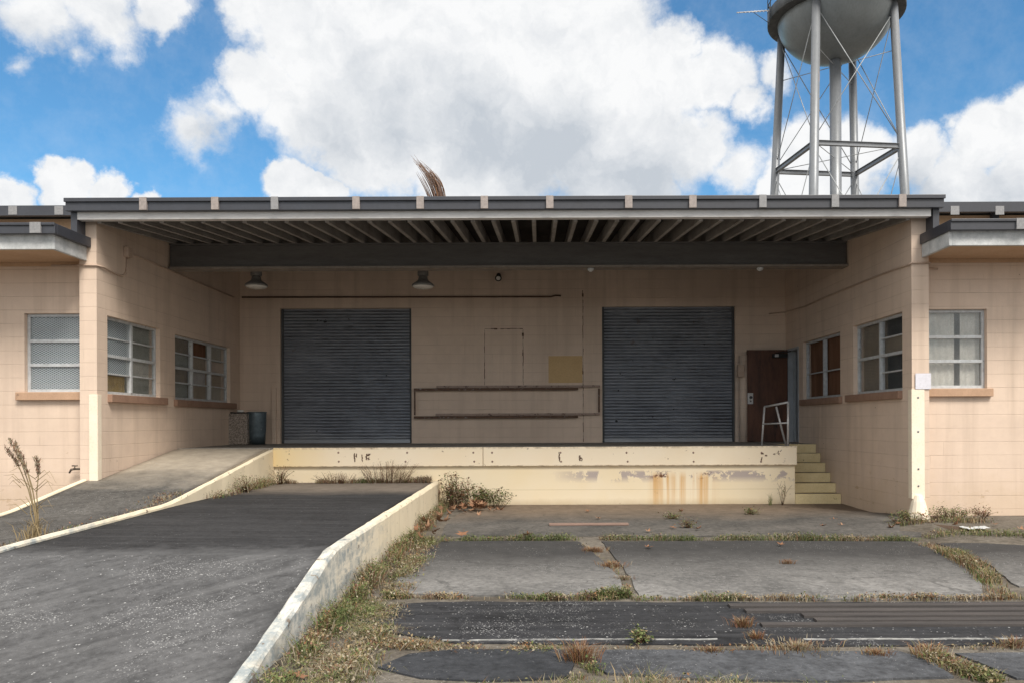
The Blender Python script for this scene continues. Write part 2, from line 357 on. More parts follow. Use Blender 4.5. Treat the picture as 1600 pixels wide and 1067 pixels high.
M['deckfloor'] = groundmat('dock_floor_concrete', (.25,.235,.215), (.36,.335,.30))
M['whiteline'] = plain('worn_white_line', (.42,.42,.41), (.12,.12,.12), 14, .85, .2, speck=(6, .55, (.06,.06,.065)))
M['timber'] = plain('tarred_rail_strip', (.088,.078,.075), (.048,.044,.044), 4, .75, .3, stretch=(.3,3,3))
for k, c in dict(g1=(.095,.135,.042), g2=(.155,.185,.065), g3=(.21,.20,.085), s1=(.34,.26,.145), s2=(.37,.32,.235), b1=(.25,.125,.055), b2=(.19,.105,.062), r1=(.26,.135,.095)).items():
    M[k] = plain('plant_' + {'g':'green','s':'straw','b':'brown','r':'russet'}[k[0]] + k[1], c, tuple(x*.6 for x in c), 3, .75, 0)
M['leaf'] = plain('dry_leaf', (.29,.15,.085), (.17,.085,.05), 14, .75, .2, local=True)
M['leafdark'] = plain('old_dark_leaf', (.20,.105,.055), (.10,.055,.03), 14, .75, .2, local=True)
M['leafpale'] = plain('pale_dry_leaf', (.36,.215,.13), (.24,.13,.08), 14, .75, .2, local=True)
def glassmat():
    m, t = newmat('dusty_window_glass')
    tr = t.n('BsdfTransparent', {'Color': (.97,.97,.97,1)}); gl = t.n('BsdfGlossy', {'Color': (.9,.93,.95,1), 'Roughness': .06})
    df = t.n('BsdfDiffuse', {'Color': (.45,.46,.45,1)})
    fr = t.m('ADD', .04, t.m('MULTIPLY', t.m('POWER', t.n('LayerWeight', {'Blend': .5}).outputs['Facing'], 4.0), .5))
    a = t.n('MixShader', {0: t.mr(t.noise(t.pos(), 5, 4, .6), .35, .75, .02, .10), 1: tr.outputs[0], 2: df.outputs[0]})
    b = t.n('MixShader', {0: fr, 1: a.outputs[0], 2: gl.outputs[0]})
    o = t.n('OutputMaterial', {0: b.outputs[0]}); return m
M['glass'] = glassmat()
def meshscreen():
    m, t = newmat('expanded_metal_screen'); u, v, _ = t.xyz(t.uv())
    a = t.m('ADD', t.m('DIVIDE', u, .062), t.m('DIVIDE', v, .034)); b = t.m('SUBTRACT', t.m('DIVIDE', u, .062), t.m('DIVIDE', v, .034))
    fa = t.m('ABSOLUTE', t.m('SUBTRACT', t.m('FRACT', a), .5)); fb = t.m('ABSOLUTE', t.m('SUBTRACT', t.m('FRACT', b), .5))
    k = t.m('GREATER_THAN', t.m('MAXIMUM', fa, fb), .385)
    tr = t.n('BsdfTransparent'); d = t.n('BsdfPrincipled', {'Base Color': (.46,.52,.56,1), 'Roughness': .5})
    o = t.n('OutputMaterial', {0: t.n('MixShader', {0: k, 1: tr.outputs[0], 2: d.outputs[0]}).outputs[0]}); return m
M['screen'] = meshscreen()
# ================================================================ THE WAREHOUSE
YF, YW, YD, YB, XL, XR = 11.79, 12.05, 14.5, 17.62, -6.51, 5.50
ZD = 1.06
W = thing('warehouse', 'pink painted concrete block warehouse with a deep dark canopy over two grey roller doors', 'warehouse', (0, YB, 0))
shL = lambda p: (p.x - .012*max(p.y - YF, 0), p.y, p.z)
shR = lambda p: (p.x - .0103*max(p.y - YF, 0), p.y, p.z)
ROOF = lambda y: 4.42 + .10*(y - 11.57)          # joist underside
def panel(mb, a0, a1, z0, z1, n0, n1, holes, axis, ztop=None):
    """wall with openings: a along the wall, n through it; cells are butted, never overlapped"""
    As = sorted({a0, a1, *[h for o in holes for h in o[:2]]}); Zs = sorted({z0, z1, *[h for o in holes for h in o[2:]]})
    for i in range(len(As) - 1):
        for j in range(len(Zs) - 1):
            ca, cz = (As[i] + As[i+1])/2, (Zs[j] + Zs[j+1])/2
            if any(o[0] < ca < o[1] and o[2] < cz < o[3] for o in holes): continue
            if axis == 'x': mb.box(As[i], As[i+1], n0, n1, Zs[j], Zs[j+1])
            else: mb.box(n0, n1, As[i], As[i+1], Zs[j], Zs[j+1])
# --- window openings measured on the photograph
def side_open(u0, u1, vt, vb, X, ub=None):
    y0, zt = onx(u0, vt, X); _, zb = onx(u0, vb, X); y1 = onx(u1, vt, X)[0]
    return [y0, y1, zb, zt]
wB = side_open(168, 252, 493, 615, XL); wC = side_open(276, 364, 522, 623.5, XL)
wE = side_open(1410, 1335, 487, 609.5, XR); wD = side_open(1315, 1258, 518, 619, XR)
dr0, dr1 = onx(1252, 600, XR)[0], 17.50
doorway = [dr0, dr1, ZD, P(1200, 547, 17.5).z + .02]
a0 = P(38, 490, YW); a1 = P(38, 612, YW); wA = [a0.x, -6.90, a1.z, a0.z]
f0 = P(1542, 483, YW); f1 = P(1542, 606, YW); wF = [5.86, f0.x, f1.z, f0.z]
dL = [P(438, 600, YB).x, P(643, 600, YB).x, ZD, P(540, 482, YB).z]
dR = [P(941, 600, YB).x, P(1149, 600, YB).x, ZD, P(1045, 479, YB).z]
# --- walls
mb = MB(); panel(mb, XL - .25, XR + .25, -.1, 5.0, YB, YB + .25, [dL, dR], 'x'); mb.build('wall', M['pink_in'], W)
mb = MB(); panel(mb, YF, YB, -.1, 4.2, XL - .254, XL, [wB, wC], 'y')
mb.sweep([[(XL - .254, YF, 4.2), (XL, YF, 4.2), (XL, YF, ROOF(YF) + .21), (XL - .254, YF, ROOF(YF) + .21)], [(XL - .254, YB, 4.2), (XL, YB, 4.2), (XL, YB, ROOF(YB) + .21), (XL - .254, YB, ROOF(YB) + .21)]])
mb.xform(shL).build('wall', M['pink'], W)
mb = MB(); panel(mb, YF, YB, -.1, 4.2, XR, XR + .254, [wE, wD, doorway], 'y')
mb.sweep([[(XR, YF, 4.2), (XR + .254, YF, 4.2), (XR + .254, YF, ROOF(YF) + .21), (XR, YF, ROOF(YF) + .21)], [(XR, YB, 4.2), (XR + .254, YB, 4.2), (XR + .254, YB, ROOF(YB) + .21), (XR, YB, ROOF(YB) + .21)]])
mb.xform(shR).build('wall', M['pink'], W)
mb = MB(); panel(mb, -16, XL - .254, -.1, 3.90, YW, YW + .22, [wA], 'x'); mb.build('wall', M['pink'], W)
mb = MB(); panel(mb, XR + .254, 16, -.1, 3.90, YW, YW + .22, [wF], 'x'); mb.build('wall', M['pink'], W)
# wing sides, rear and the higher hall behind
for b_ in ((-16.25, -16, YW, 26, -.1, 4.0), (16, 16.25, YW, 26, -.1, 4.0), (-16, 16, 26, 26.25, -.1, 6.0)): MB().box(*b_).build('wall', M['pink_in'], W)
for x0, x1 in ((-16, XL - .30), (XR + .27, 16)): MB().box(x0, x1, 17.3, 17.55, 4.27, 5.93).build('clerestory_wall', M['soffit'], W)
mb = MB(); mb.box(-16, XL - .55, 16.9, 26.3, 5.99, 6.1); mb.box(XR + .55, 16, 16.9, 26.3, 5.99, 6.1); mb.box(XL - .55, XR + .55, 17.8, 26.3, 5.40, 5.5); ur = mb.build('roof', M['roofing'], W)
for x0, x1 in ((-16, XL - .5), (XR + .5, 16)): MB().box(x0, x1, 16.78, 16.89, P(50, 337.5, 16.8).z, P(50, 322, 16.8).z).build('gutter', M['dark_fascia'], ur)
for u, m in ((20, 'greypatch'), (92, 'greypatch'), (1492, 'greypatch'), (1562, 'greypatch')):
    p = P(u, 330, 16.78); q = MB().box(p.x - .09, p.x + .09, 16.772, 16.785, P(u, 336, 16.78).z, P(u, 322.5, 16.78).z); q.build('splice_plate', M[m], ur)
p = P(1568, 336, 16.9); MB().box(p.x - .07, p.x + .07, 17.18, 17.29, 4.3, 5.98).build('downpipe', M['dark_fascia'], W)
# inner partitions so the rooms behind the windows are real dark rooms
for b_ in ((-16, XL - .3, 16.2, 16.3, 0, 3.9), (XR + .3, 16, 17.2, 17.3, 0, 3.9)): MB().box(*b_).build('partition', M['greenblind'], W)
# --- wing eaves (lower roofs)
def eave(sgn):
    s = sgn
    f = lambda x: x
    xe = -6.585 if s < 0 else P(1482, 345, 10.96).x; xc = -6.70 if s < 0 else 5.70
    x_out = 16.3*s; zt, zb = P(60, 350.5, 10.96).z, P(60, 367, 10.96).z
    xa, xb = sorted((x_out, xe)); xa2, xb2 = sorted((x_out, xc)); xa3, xb3 = sorted((x_out, (XL - .26) if s < 0 else XR + .26))
    r = MB(); r.box(xa3, xb3, YF + .002, 17.29, 4.03, 4.14); r.box(xa2, xb2, 11.05, YF - .002, 4.03, 4.14)
    rf = r.build('eave_roof', M['roofing'], W)
    g = MB(); g.box(xa, xb, 10.90, 10.96, zb, zt); g.box(xa, xb, 10.88, 10.90, zt - .035, zt + .004)
    # return along the end, back to the pier
    e0, e1 = (xe - .06, xe) if s < 0 else (xe, xe + .06)
    g.box(e0, e1, 10.96, YF - .005, zb, zt); 
    g.build('gutter', M['dark_fascia'], rf, bevel=.006)
    c = MB(); c.box(xa2, xb2, 11.0, 11.05, 3.905, zb + .02)
    q0, q1 = (xc - .05, xc) if s < 0 else (xc, xc + .05)
    c.box(*((xc, xc + .05) if s < 0 else (xc - .05, xc)), 11.0, YF - .004, 3.903, zb + .018)
    c.build('fascia_board', M['conc_trim'], rf, bevel=.006)
    sf = MB(); sf.box(xa2, xb2, 11.051, YF - .004, 3.93, 3.955); sf.box(xa3, xb3, YF - .003, YW - .001, 3.93, 3.955); sf.build('soffit', M['soffit'], rf)
    b = MB(); b.box(xa3, xb3, YW - .03, YW - .002, P(60, 417, YW).z, 3.928); b.build('frieze', M['soffit'], rf)
    for u, v in (((55, 358),) if s < 0 else ((1597, 356),)):
        p = P(u, v, 10.88); MB().box(p.x - .075, p.x + .075, 10.874, 10.8995, zb + .004, zt + .006).build('splice_plate', M['greypatch'], rf)
eave(-1); eave(1)
# --- canopy
zt, zb = P(800, 311.3, 11.57).z, P(800, 329.5, 11.57).z
xl, xr = P(107, 320, 11.57).x, P(1471, 320, 11.57).x
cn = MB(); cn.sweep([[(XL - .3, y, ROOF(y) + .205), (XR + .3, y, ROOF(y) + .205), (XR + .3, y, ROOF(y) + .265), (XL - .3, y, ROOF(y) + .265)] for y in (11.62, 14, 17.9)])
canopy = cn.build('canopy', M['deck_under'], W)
g = MB(); g.box(xl, xr, 11.49, 11.57, zb, zt); g.box(xl - .01, xr + .01, 11.46, 11.49, zt - .045, zt + .012); g.box(xl + .05, xr - .05, 11.571, 11.63, zb + .01, zb + .06)
g.build('gutter', M['dark_fascia'], canopy, bevel=.006)

for x0, x1 in ((xl + .03, xl + .12), (xr - .12, xr - .03)):
    e = MB(); e.sweep([[(x0, y, ROOF(y) - .17), (x1, y, ROOF(y) - .17), (x1, y, ROOF(y) + .24), (x0, y, ROOF(y) + .24)] for y in (11.575, 17.4)])
    e.build('verge_board', M['dark_fascia'], canopy)
w = MB(); zc = P(800, 341.5, 11.6).z
w.box(XL - .19, XR + .19, 11.58, 11.60, zc, zb + .005); w.box(XL - .19, XR + .19, 11.60, 11.70, zc, zc + .02)
w.build('channel_trim', M['white_trim'], canopy, bevel=.004)
for u, m in zip((225, 337, 430, 557, 657, 757, 859, 982, 1082, 1191, 1304, 1409), 'patch patch greypatch patch patch patch patch patch patch greypatch greypatch patch'.split()):
    p = P(u, 318, 11.49); MB().box(p.x - .052, p.x + .052, 11.452, 11.4885, zb + .003, zt + .014).build('splice_plate', M[m], canopy)
nj = 40
for i in range(nj):
    x = XL + .09 + (XR - XL - .18)*i/(nj - 1); j = RND.uniform(-.012, .012)
    MB().sweep([[(x - .03 + j, y, ROOF(y)), (x + .03 + j, y, ROOF(y)), (x + .03 + j, y, ROOF(y) + .203), (x - .03 + j, y, ROOF(y) + .203)] for y in (11.71, 17.6)]).build('joist', M['joist'], canopy)
bz0, bz1 = P(800, 416.5, 14.17).z, P(800, 379.5, 14.17).z
bx0, bx1 = XL + .02 - .03, XR - .04
b = MB(); b.box(bx0, bx1, 14.17, 14.30, bz0, bz1 - .03); b.box(bx0, bx1, 14.13, 14.34, bz1 - .03, bz1); bm_ = b.build('beam', M['beam'], canopy, bevel=.005)
MB().box(bx0, bx1, 14.09, 14.38, bz0 - .035, bz0).build('flange', M['flange'], bm_)
# --- windows
def window(fn, op, cols, sill_mat, outward, end_sill=(.12, .14), flip=False, frame_d=.05, mull=.055):
    """op = a0,a1,z0,z1 in wall coordinates; cols: list of columns, each a list of (fraction, kind) from the top; fn maps (a, n, z) to world with n outward"""
    A0, A1, Z0, Z1 = op; fw = .045; nm = -.12
    def bx(mb, a, b, n0, n1, z0, z1, m=0):
        pts = [fn(*q) for q in ((a,n0,z0),(b,n0,z0),(b,n1,z0),(a,n1,z0),(a,n0,z1),(b,n0,z1),(b,n1,z1),(a,n1,z1))]
        mb.add(pts, [(3,2,1,0),(4,5,6,7),(0,1,5,4),(1,2,6,5),(2,3,7,6),(3,0,4,7)], m)
    fr = MB()
    bx(fr, A0, A1, nm, nm + frame_d, Z1 - fw, Z1); bx(fr, A0, A1, nm, nm + frame_d, Z0, Z0 + fw)
    bx(fr, A0, A0 + fw, nm, nm + frame_d, Z0 + fw, Z1 - fw); bx(fr, A1 - fw, A1, nm, nm + frame_d, Z0 + fw, Z1 - fw)
    n = len(cols); cw = (A1 - A0 - 2*fw - (n - 1)*mull)/n; bars = MB(); cells = []
    for i, col in enumerate(cols):
        a = A0 + fw + i*(cw + mull); b = a + cw
        if i: bx(fr, a - mull, a, nm - .01, nm + frame_d + .012, Z0 + fw, Z1 - fw)
        z = Z1 - fw; H = Z1 - Z0 - 2*fw; tot = sum(f for f, _ in col)
        for k, (f, kind) in enumerate(col):
            z2 = z - H*f/tot; t = .012 if len(kind) == 1 or kind[1] != '=' else .024
            if k: bx(fr, a, b, nm + .004, nm + frame_d - .004 + (.012 if t > .02 else 0), z - t, z + t)
            cells.append((a, b, z2, z, kind[0])); z = z2
    w_ = fr.build('window', M['alu'], W, bevel=.003)
    gl = MB(); back = {}
    for ci, (a, b, z0, z1, k) in enumerate(cells):
        nb = -.004*ci
        if k not in 'db': bx(gl, a + .002, b - .002, nm + .018, nm + .024, z0 + .002, z1 - .002)
        if k in 'tmbclsgv':
            key = {'t':'tanboard','m':'mustard','b':'ply','c':'curtain','v':'curtain','l':'greenblind','s':'screenback','g':'greyframe'}[k]
            mbk = back.setdefault(key, MB()); 
            for g0, g1 in ([(0, .58), (.67, 1)] if k == 'v' else [(0, 1)] if k in 'mc' else []):
                N = 30; pts = []
                for q in [i*1.0 for i in range(int(N*g0), int(N*g1) + 1)]:
                    aa = a - .07 + (b - a + .09)*q/N; nn = nm - .05 + nb + .014*math.sin(q*1.9)
                    pts.append((aa, nn))
                mbk.sweep([[fn(p0, p1, z0 - .01), fn(p0, p1, z1 + .01)] for p0, p1 in pts], smooth=True, caps=False, closed=False)
            if k not in 'mcv': bx(mbk, a - .05, b + .05, nm - .04 + nb, nm - .0385 + nb, z0 - .012, z1 + .012)
        if k in 's': bx(back.setdefault('screen', MB()), a + .003, b - .003, nm + .029, nm + .031, z0 + .003, z1 - .003)
    if gl.v: gl.build('pane', M['glass'], w_)
    nm_ = dict(tanboard='board', ply='board', mustard='curtain', curtain='curtain', greenblind='blind', screenback='blind', screen='mesh_screen', greyframe='board')  # screenback panels carry the dim room's tone as flat colour
    for key, q in back.items(): q.build(nm_[key], M[key], w_, fixn=key not in ('mustard', 'curtain'))
    sl = MB(); bx(sl, A0 - end_sill[0], A1 + end_sill[1], -.12, .07, Z0 - .125, Z0 - .003); sl.build('sill', M[sill_mat], w_, bevel=.008)
    return w_
left = lambda a, n, z: shL(Vector((XL + n, a, z)))
right = lambda a, n, z: shR(Vector((XR - n, a, z)))
front = lambda a, n, z: (a, YW - n, z)
window(front, wA, [[(1, 's'), (1, 's='), (1, 's=')]], 'sill', 0, end_sill=(.10, .1))
window(left, wB, [[(1, 's'), (1, 's'), (1, 's='), (1.0, 'm')], [(1, 'l'), (1, 'l'), (1, 'c='), (1, 'l')]], 'brownsill', 0, end_sill=(.0, .16))
window(left, wC, [[(1, 't'), (1, 'l'), (1, 't='), (1, 'l')], [(1, 'b'), (1, 't'), (1, 'g='), (1, 't')], [(1, 'l'), (1, 'd'), (1, 't='), (1, 'l')]], 'brownsill', 0, end_sill=(.06, .2))
window(right, wE, [[(1, 'r'), (1, 't'), (1, 'r='), (1, 'r')], [(1, 't'), (1, 't=')]], 'brownsill', 0, end_sill=(.0, .22))
window(right, wD, [[(1.3, 'b'), (1, 'b')], [(1.3, 'b'), (1, 'b')]], 'brownsill', 0, end_sill=(.1, .04))
window(front, wF, [[(1, 'v'), (1, 'v='), (1, 'v=')]], 'sill', 0, end_sill=(.1, .06))
# --- roller doors
def roller(d, dents):
    x0, x1, z0, z1 = d; y = YB + .13
    m_ = MB(); N = 42; zb_ = z0 + .09; h = (z1 + .02 - zb_)/N; prof = []
    for k in range(N):
        for t, dy in ((0, .030), (.10, .004), (.40, -.014), (.82, -.010)): prof.append((zb_ + (k + t)*h, dy))
    prof.append((z1 + .02, .016)); nx = 40; secs = []
    for i in range(nx + 1):
        x = x0 + .02 + (x1 - x0 - .04)*i/nx
        secs.append([(x, y + dy + .022*mnoise.noise(Vector((x*1.1 + dents, z*1.6, 3))) + .009*mnoise.noise(Vector((x*5, z*9 + dents, 1))), z) for z, dy in prof])
    m_.sweep(secs, smooth=True, caps=False, closed=False)
    r = m_.build('roller_door', M['roller'], W)
    MB().box(x0 + .02, x1 - .02, y - .03, y + .03, z0 + .006, zb_ + .004).build('bottom_bar', M['roller'], r, bevel=.005)
    for xa, xb in ((x0 + .002, x0 + .05), (x1 - .05, x1 - .002)):
        MB().box(xa, xb, y - .06, y - .028, z0 + .004, z1 - .003).build('guide_rail', M['darksteel'], r)
    MB().box(x0 - .1, x1 + .1, y + .02, y + .04, z0, z1 + .3).build('door_backing', M['dark_in'], r)
roller(dL, 2.3); roller(dR, 9.1)
# timber stops, patch, sealed opening, joint, pipe column beside the doors
p0, p1 = P(425.5, 606, YB), P(432.5, 690, YB); MB().box(p0.x, p1.x, YB - .05, YB - .002, ZD + .004, p0.z).build('stop_post', M['pink_in'], W, bevel=.004)
p0, p1 = P(857, 556, YB), P(910, 597.5, YB); MB().box(p0.x, p1.x, YB - .004, YB - .0005, p1.z, p0.z).build('painted_patch', M['patchyellow'], W)
so = MB(); q0, q1 = P(757, 514, YB), P(817.5, 601, YB); t_ = .009
def cracky(mb, ax, c, lo, hi):
    n = max(4, int((hi - lo)/.07)); 
    for i in range(n):
        a_, b_ = lo + (hi - lo)*i/n, lo + (hi - lo)*(i + 1)/n; w_ = t_*RND.uniform(.25, 1.0); o_ = RND.uniform(-.004, .004)
        if RND.random() < .06: w_ *= 2.6
        if ax == 'z': mb.box(c + o_ - w_, c + o_ + w_, YB - .003, YB - .0005, a_, b_)
        else: mb.box(a_, b_, YB - .003, YB - .0005, c + o_ - w_, c + o_ + w_)
cracky(so, 'z', q0.x, q1.z, q0.z - .02); cracky(so, 'z', q1.x, q1.z, q0.z - .02); cracky(so, 'x', q0.z, q0.x, q1.x); so.build('sealed_opening', M['darkconduit'], W)
cj = MB(); t_ = .008; x_ = P(911, 560, YB).x; cracky(cj, 'z', x_, ZD + .02, 4.4); cj.build('control_joint', M['darkconduit'], W)
c0 = P(1161.5, 600, 17.5); pc = MB(); pc.tube([(c0.x, 17.5, ZD + .004), (c0.x, 17.5, 2.95)], .088, 14); pc.build('pipe_cover', M['pink_in'], W)
q = P(1157, 577, 17.38); MB().box(q.x - .075, q.x + .06, 17.30, 17.40, q.z - .16, q.z + .1).build('switch_box', M['conduit'], W, bevel=.006)
# --- doorway in the right wall with its leaf swung back against the rear wall
dp = MB(); sx = XR - .0103*(17 - YF)
for ya, yb in ((dr0 + .002, dr0 + .055), (dr1 - .055, dr1 - .002)): dp.box(sx - .01, sx + .27, ya, yb, ZD + .002, doorway[3] - .06)
dp.box(sx - .01, sx + .27, dr0 + .002, dr1 - .002, doorway[3] - .058, doorway[3] - .003)
dp.box(sx + .10, sx + .16, dr1 - .10, dr1 - .056, ZD + .004, doorway[3] - .06)
dfr = dp.build('door_frame', M['greyframe'], W, bevel=.004)
lx0, lx1 = P(1167.5, 600, 17.44).x, sx - .02; lz1 = P(1200, 546.5, 17.44).z
leaf = MB().box(lx0, lx1, 17.44, 17.485, ZD + .012, lz1).build('door', M['door'], W, bevel=.004)
q = P(1173, 622, 17.43); lk = MB(); lk.box(lx0 + .005, lx0 + .125, 17.425, 17.4395, q.z - .12, q.z + .12); 
lp = lk.build('lock_plate', M['steel'], leaf, bevel=.004)
kn = MB(); kn.tube([(lx0 + .07, 17.424, q.z + .02), (lx0 + .07, 17.37, q.z + .02)], [.032, .028], 12); kn.build('door_knob', M['darksteel'], leaf)
MB().tube([(lx0 + .07, 17.424, q.z - .06), (lx0 + .07, 17.41, q.z - .06)], .016, 10).build('deadbolt', M['darksteel'], leaf)
cl = MB(); cl.box(lx1 - .34, lx1 - .03, 17.36, 17.437, lz1 - .17, lz1 - .09); cl.tube([(lx1 - .28, 17.35, lz1 - .075), (lx1 - .02, 17.15, lz1 - .06)], .012, 6); cl.build('door_closer', M['black'], leaf)
MB().box(lx1 - .30, lx1 - .22, 17.352, 17.3595, lz1 - .16, lz1 - .10).build('closer_badge', M['steel'], leaf)
# --- corner guards on the piers
p0, p1 = P(139.5, 616, YF), P(153, 745, YF)
g = MB(); z1, zb = p0.z, .66; g.box(p0.x, XL + .012, YF - .012, YF - .001, zb, z1); g.box(XL + .001, XL + .012, YF - .0009, YF + .10, zb, z1); g.build('corner_guard', M['guard'], W, bevel=.003)
p0 = P(1426, 608, YF); p1 = P(1444, 608, YF)
g = MB(); g.box(XR - .012, p1.x, YF - .012, YF - .001, .36, p0.z); g.box(XR - .012, XR - .001, YF - .0009, YF + .10, .36, p0.z); cg = g.build('corner_guard', M['guard'], W, bevel=.003)
xs = (XR + p1.x)/2 - .005
MB().sweep([[(xs + r*math.cos(a), YF + .0 + min(.10, (r*1.05)*math.sin(a)), z) for a in [2*math.pi*k/14 for k in range(14)]] for r, z in ((.175, .0), (.16, .08), (.125, .20), (.095, .32), (.055, .42))], smooth=False).build('concrete_foot', M['guard'], cg, bevel=.012)
for z_ in (.55, .8, 1.35, 1.85):
    MB().tube([(xs, YF - .012, z_), (xs, YF - .02, z_)], .014, 8).build('bolt', M['greypatch'], cg)
# ================================================================ LOADING DOCK
DK = thing('loading_dock', 'cream yellow concrete loading dock with rust runs, below the two roller doors', 'loading dock', (0, YD, 0))
dxr = P(1242, 740, YD).x
mb = MB(); mb.box(-4.84, dxr, YD, YD + .3, -.15, .725); mb.box(dxr - .3, dxr, YD + .3, 15.76, -.15, .725); mb.build('wall', M['dock'], DK)
mb = MB(); mb.box(XL + .0, dxr, YD + .02, 15.758, .727, ZD); mb.box(XL - .06, XR - .05, 15.76, YB - .001, .727, ZD); mb.build('floor', M['deckfloor'], DK)
xj = P(755, 712, YD).x
for xa, xb in ((-4.80, xj - .004), (xj + .004, dxr + .02)):
    nb = MB(); nb.box(xa, xb, YD - .06, YD + .018, .722, ZD + .004); ob = nb.build('edge_beam', M['nosing'], DK, bevel=.008)
    for u in ((530, 635, 741) if xa < -3 else (768, 875, 979, 1085, 1190)):
        for v in (706.5, 720.5):
            q = P(u + RND.uniform(-2, 2), v, YD - .06); MB().lathe((0,0,0), [(.018,0),(.016,.006),(.008,.009),(0.001,.009)], 10).xform(lambda p: (q.x + p.x, YD - .0602 - p.z, q.z + p.y)).build('bolt', M['plank'], ob)
mb = MB(); mb.box(dxr + .0005, dxr + .012, YD - .05, YD + .4, .722, ZD)
mk_ = []
for u, v, w_, h_ in ((554,714,1.6,13),(557,711,1.6,5),(566,715,1.2,11),(573,713,2.2,9),(576,710,3.5,3.5),(576,716,2.2,4),(874,713,1.6,15),(906,715,2.4,8),(909,717,1.8,5),(1190,708,4,2),(1197,711,3,2),(1190,716,1.6,5),(1210,709,2.4,2)):
    q = P(u, v, YD - .06); k_ = MB()
    for i in range(5):
        dx, dz = RND.uniform(-.5, .5)*w_*.011, ((i + .5)/5 - .5)*h_*.0116; r1 = w_*.0062*RND.uniform(.5, 1.2); r2 = h_*.0016*RND.uniform(.7, 1.4)
        k_.box(q.x + dx - r1, q.x + dx + r1, YD - .0625 - .0002*i, YD - .0603, q.z + dz - r2, q.z + dz + r2)
    k_.build('worn_mark', M['darkconduit'], ob if u > 760 else DK)
# steps
ST = thing('concrete_steps', 'ochre painted concrete steps climbing beside the right wall to the dock', 'steps', (5, YD, 0))
for i in range(6):
    y0 = 14.48 + .256*i; z0, z1 = (-.1 if i == 0 else .02 + .1733*i - .004), .02 + .1733*(i + 1)
    xe = XR - .0103*(y0 - YF) - .004
    s_ = MB(); s_.box(dxr + .002, xe, y0, 15.757 if i < 5 else 15.757, z0 + (.004 if i else 0), z1 - (.0 if i < 5 else .002), 0)
    so_ = s_.build('step', M['stepyellow'], ST, bevel=.010)
    MB().box(dxr + .012, xe - .01, y0 + .02, min(y0 + .25, 15.75), z1 + .0006, z1 + .003).build('tread', M['steptread'], so_)
# rail at the head of the steps
RL = thing('handrail', 'small bare metal tube handrail standing at the head of the steps', 'handrail', (4.4, 14.9, ZD))
ra, rb = P(1196, 694, 14.75), P(1231, 694, 14.62); top1, top2 = P(1200.5, 633, 14.75), P(1231.5, 628, 14.62); zf = ZD
MB().tube([(ra.x, 15.0, zf), (top1.x, 15.0, top1.z - .02)], .019, 10).build('post', M['steel'], RL)
MB().tube([(rb.x, 14.62, zf - .02), (top2.x, 14.62, top2.z)], .021, 10).build('post', M['steel'], RL)
MB().tube([(top1.x, 15.0, top1.z - .02), (top2.x, 14.62, top2.z)], .019, 10).build('top_rail', M['steel'], RL)
MB().tube([(ra.x + .02, 15.0, zf + .40), (rb.x, 14.62, zf + .42)], .016, 10).build('mid_rail', M['steel'], RL)
MB().tube([(top1.x + .17, 14.83, top1.z - .02), (rb.x + .05, 14.9, zf)], .019, 10).build('brace', M['steel'], RL)
# folded pipe rail on the rear wall
PR = thing('wall_rail', 'rusty brown pipe rail frame mounted flat on the rear wall between the roller doors', 'rail', (0, 17.5, 2))
def rr(name, u0, v0, u1, v1, y, r=.018, m='brownrail'):
    a_, b_ = P(u0, v0, y), P(u1, v1, y); MB().box(min(a_.x, b_.x) - r, max(a_.x, b_.x) + r, y - r*.8, y + r*.8, min(a_.z, b_.z) - r, max(a_.z, b_.z) + r).build(name, M[m], PR, bevel=.006)
rr('rail', 648, 607.5, 902, 607.5, 17.50); rr('rail', 648, 651, 902, 651, 17.50); rr('post', 648, 611.5, 648, 647, 17.50, .016)
rr('rail', 683, 603.6, 936, 603.6, 17.555, m='palerail'); rr('rail', 682, 646.9, 936, 646.9, 17.555, m='palerail'); rr('post', 936, 607.5, 936, 642.5, 17.555, .018)
# ================================================================ FITTINGS
def dish_lamp(u, v, label):
    y = 15.3; p = P(u, v, y); zl = p.z; top = ROOF(y)
    T = thing('dish_lamp', label, 'lamp', (p.x, y, zl), 'dish lamps hung behind the canopy beam'); c = (p.x, y, zl)
    MB().lathe(c, [(.205,.035),(.215,.045),(.205,.075),(.15,.115),(.10,.15),(.085,.20),(.085,.22),(.06,.235),(.055,.30)], 28).build('reflector', M['lampmetal'], T)
    MB().lathe(c, [(.001,-.012),(.09,-.008),(.17,.012),(.20,.036),(.20,.042)], 28).build('lens', M['lens'], T)
    MB().lathe(c, [(.10,.24),(.105,.25),(.105,.36),(.07,.39)], 16).build('ballast_housing', M['lampmetal'], T)
    MB().tube([(p.x, y, zl + .36), (p.x, y, top + .02)], .018, 8).build('stem', M['lampmetal'], T)
dish_lamp(400.5, 451, 'grey dish lamp with white glass, hanging above the left roller door')
dish_lamp(661, 451, 'grey dish lamp with white glass, hanging between roller door and wall centre')
p = P(779, 433, 17.45); T = thing('spotlight', 'small black spotlight fixed high on the rear wall', 'spotlight', (p.x, 17.45, p.z))
MB().tube([(p.x, YB - .003, p.z + .04), (p.x, 17.48, p.z + .04)], .05, 10).build('base_plate', M['black'], T)
MB().tube([(p.x, 17.5, p.z + .04), (p.x, 17.42, p.z), (p.x, 17.34, p.z - .05)], [.03, .05, .075], 12).build('head', M['black'], T)
MB().tube([(p.x, 17.339, p.z - .0505), (p.x, 17.332, p.z - .055)], [.05, .045], 12).build('lens', M['lens'], T)
for u, lab in ((923, 'small white sensor dome under the middle of the canopy beam'), (1187.5, 'small white sensor dome under the right end of the canopy beam')):
    p = P(u, 420, 14.2); c = (p.x, 14.2, bz0 - .035); q = MB().lathe(c, [(.055,0),(.06,-.02),(.045,-.045),(.02,-.06),(.001,-.063)], 14).build('sensor', M['conc_trim']); tag(q, lab, 'sensor')
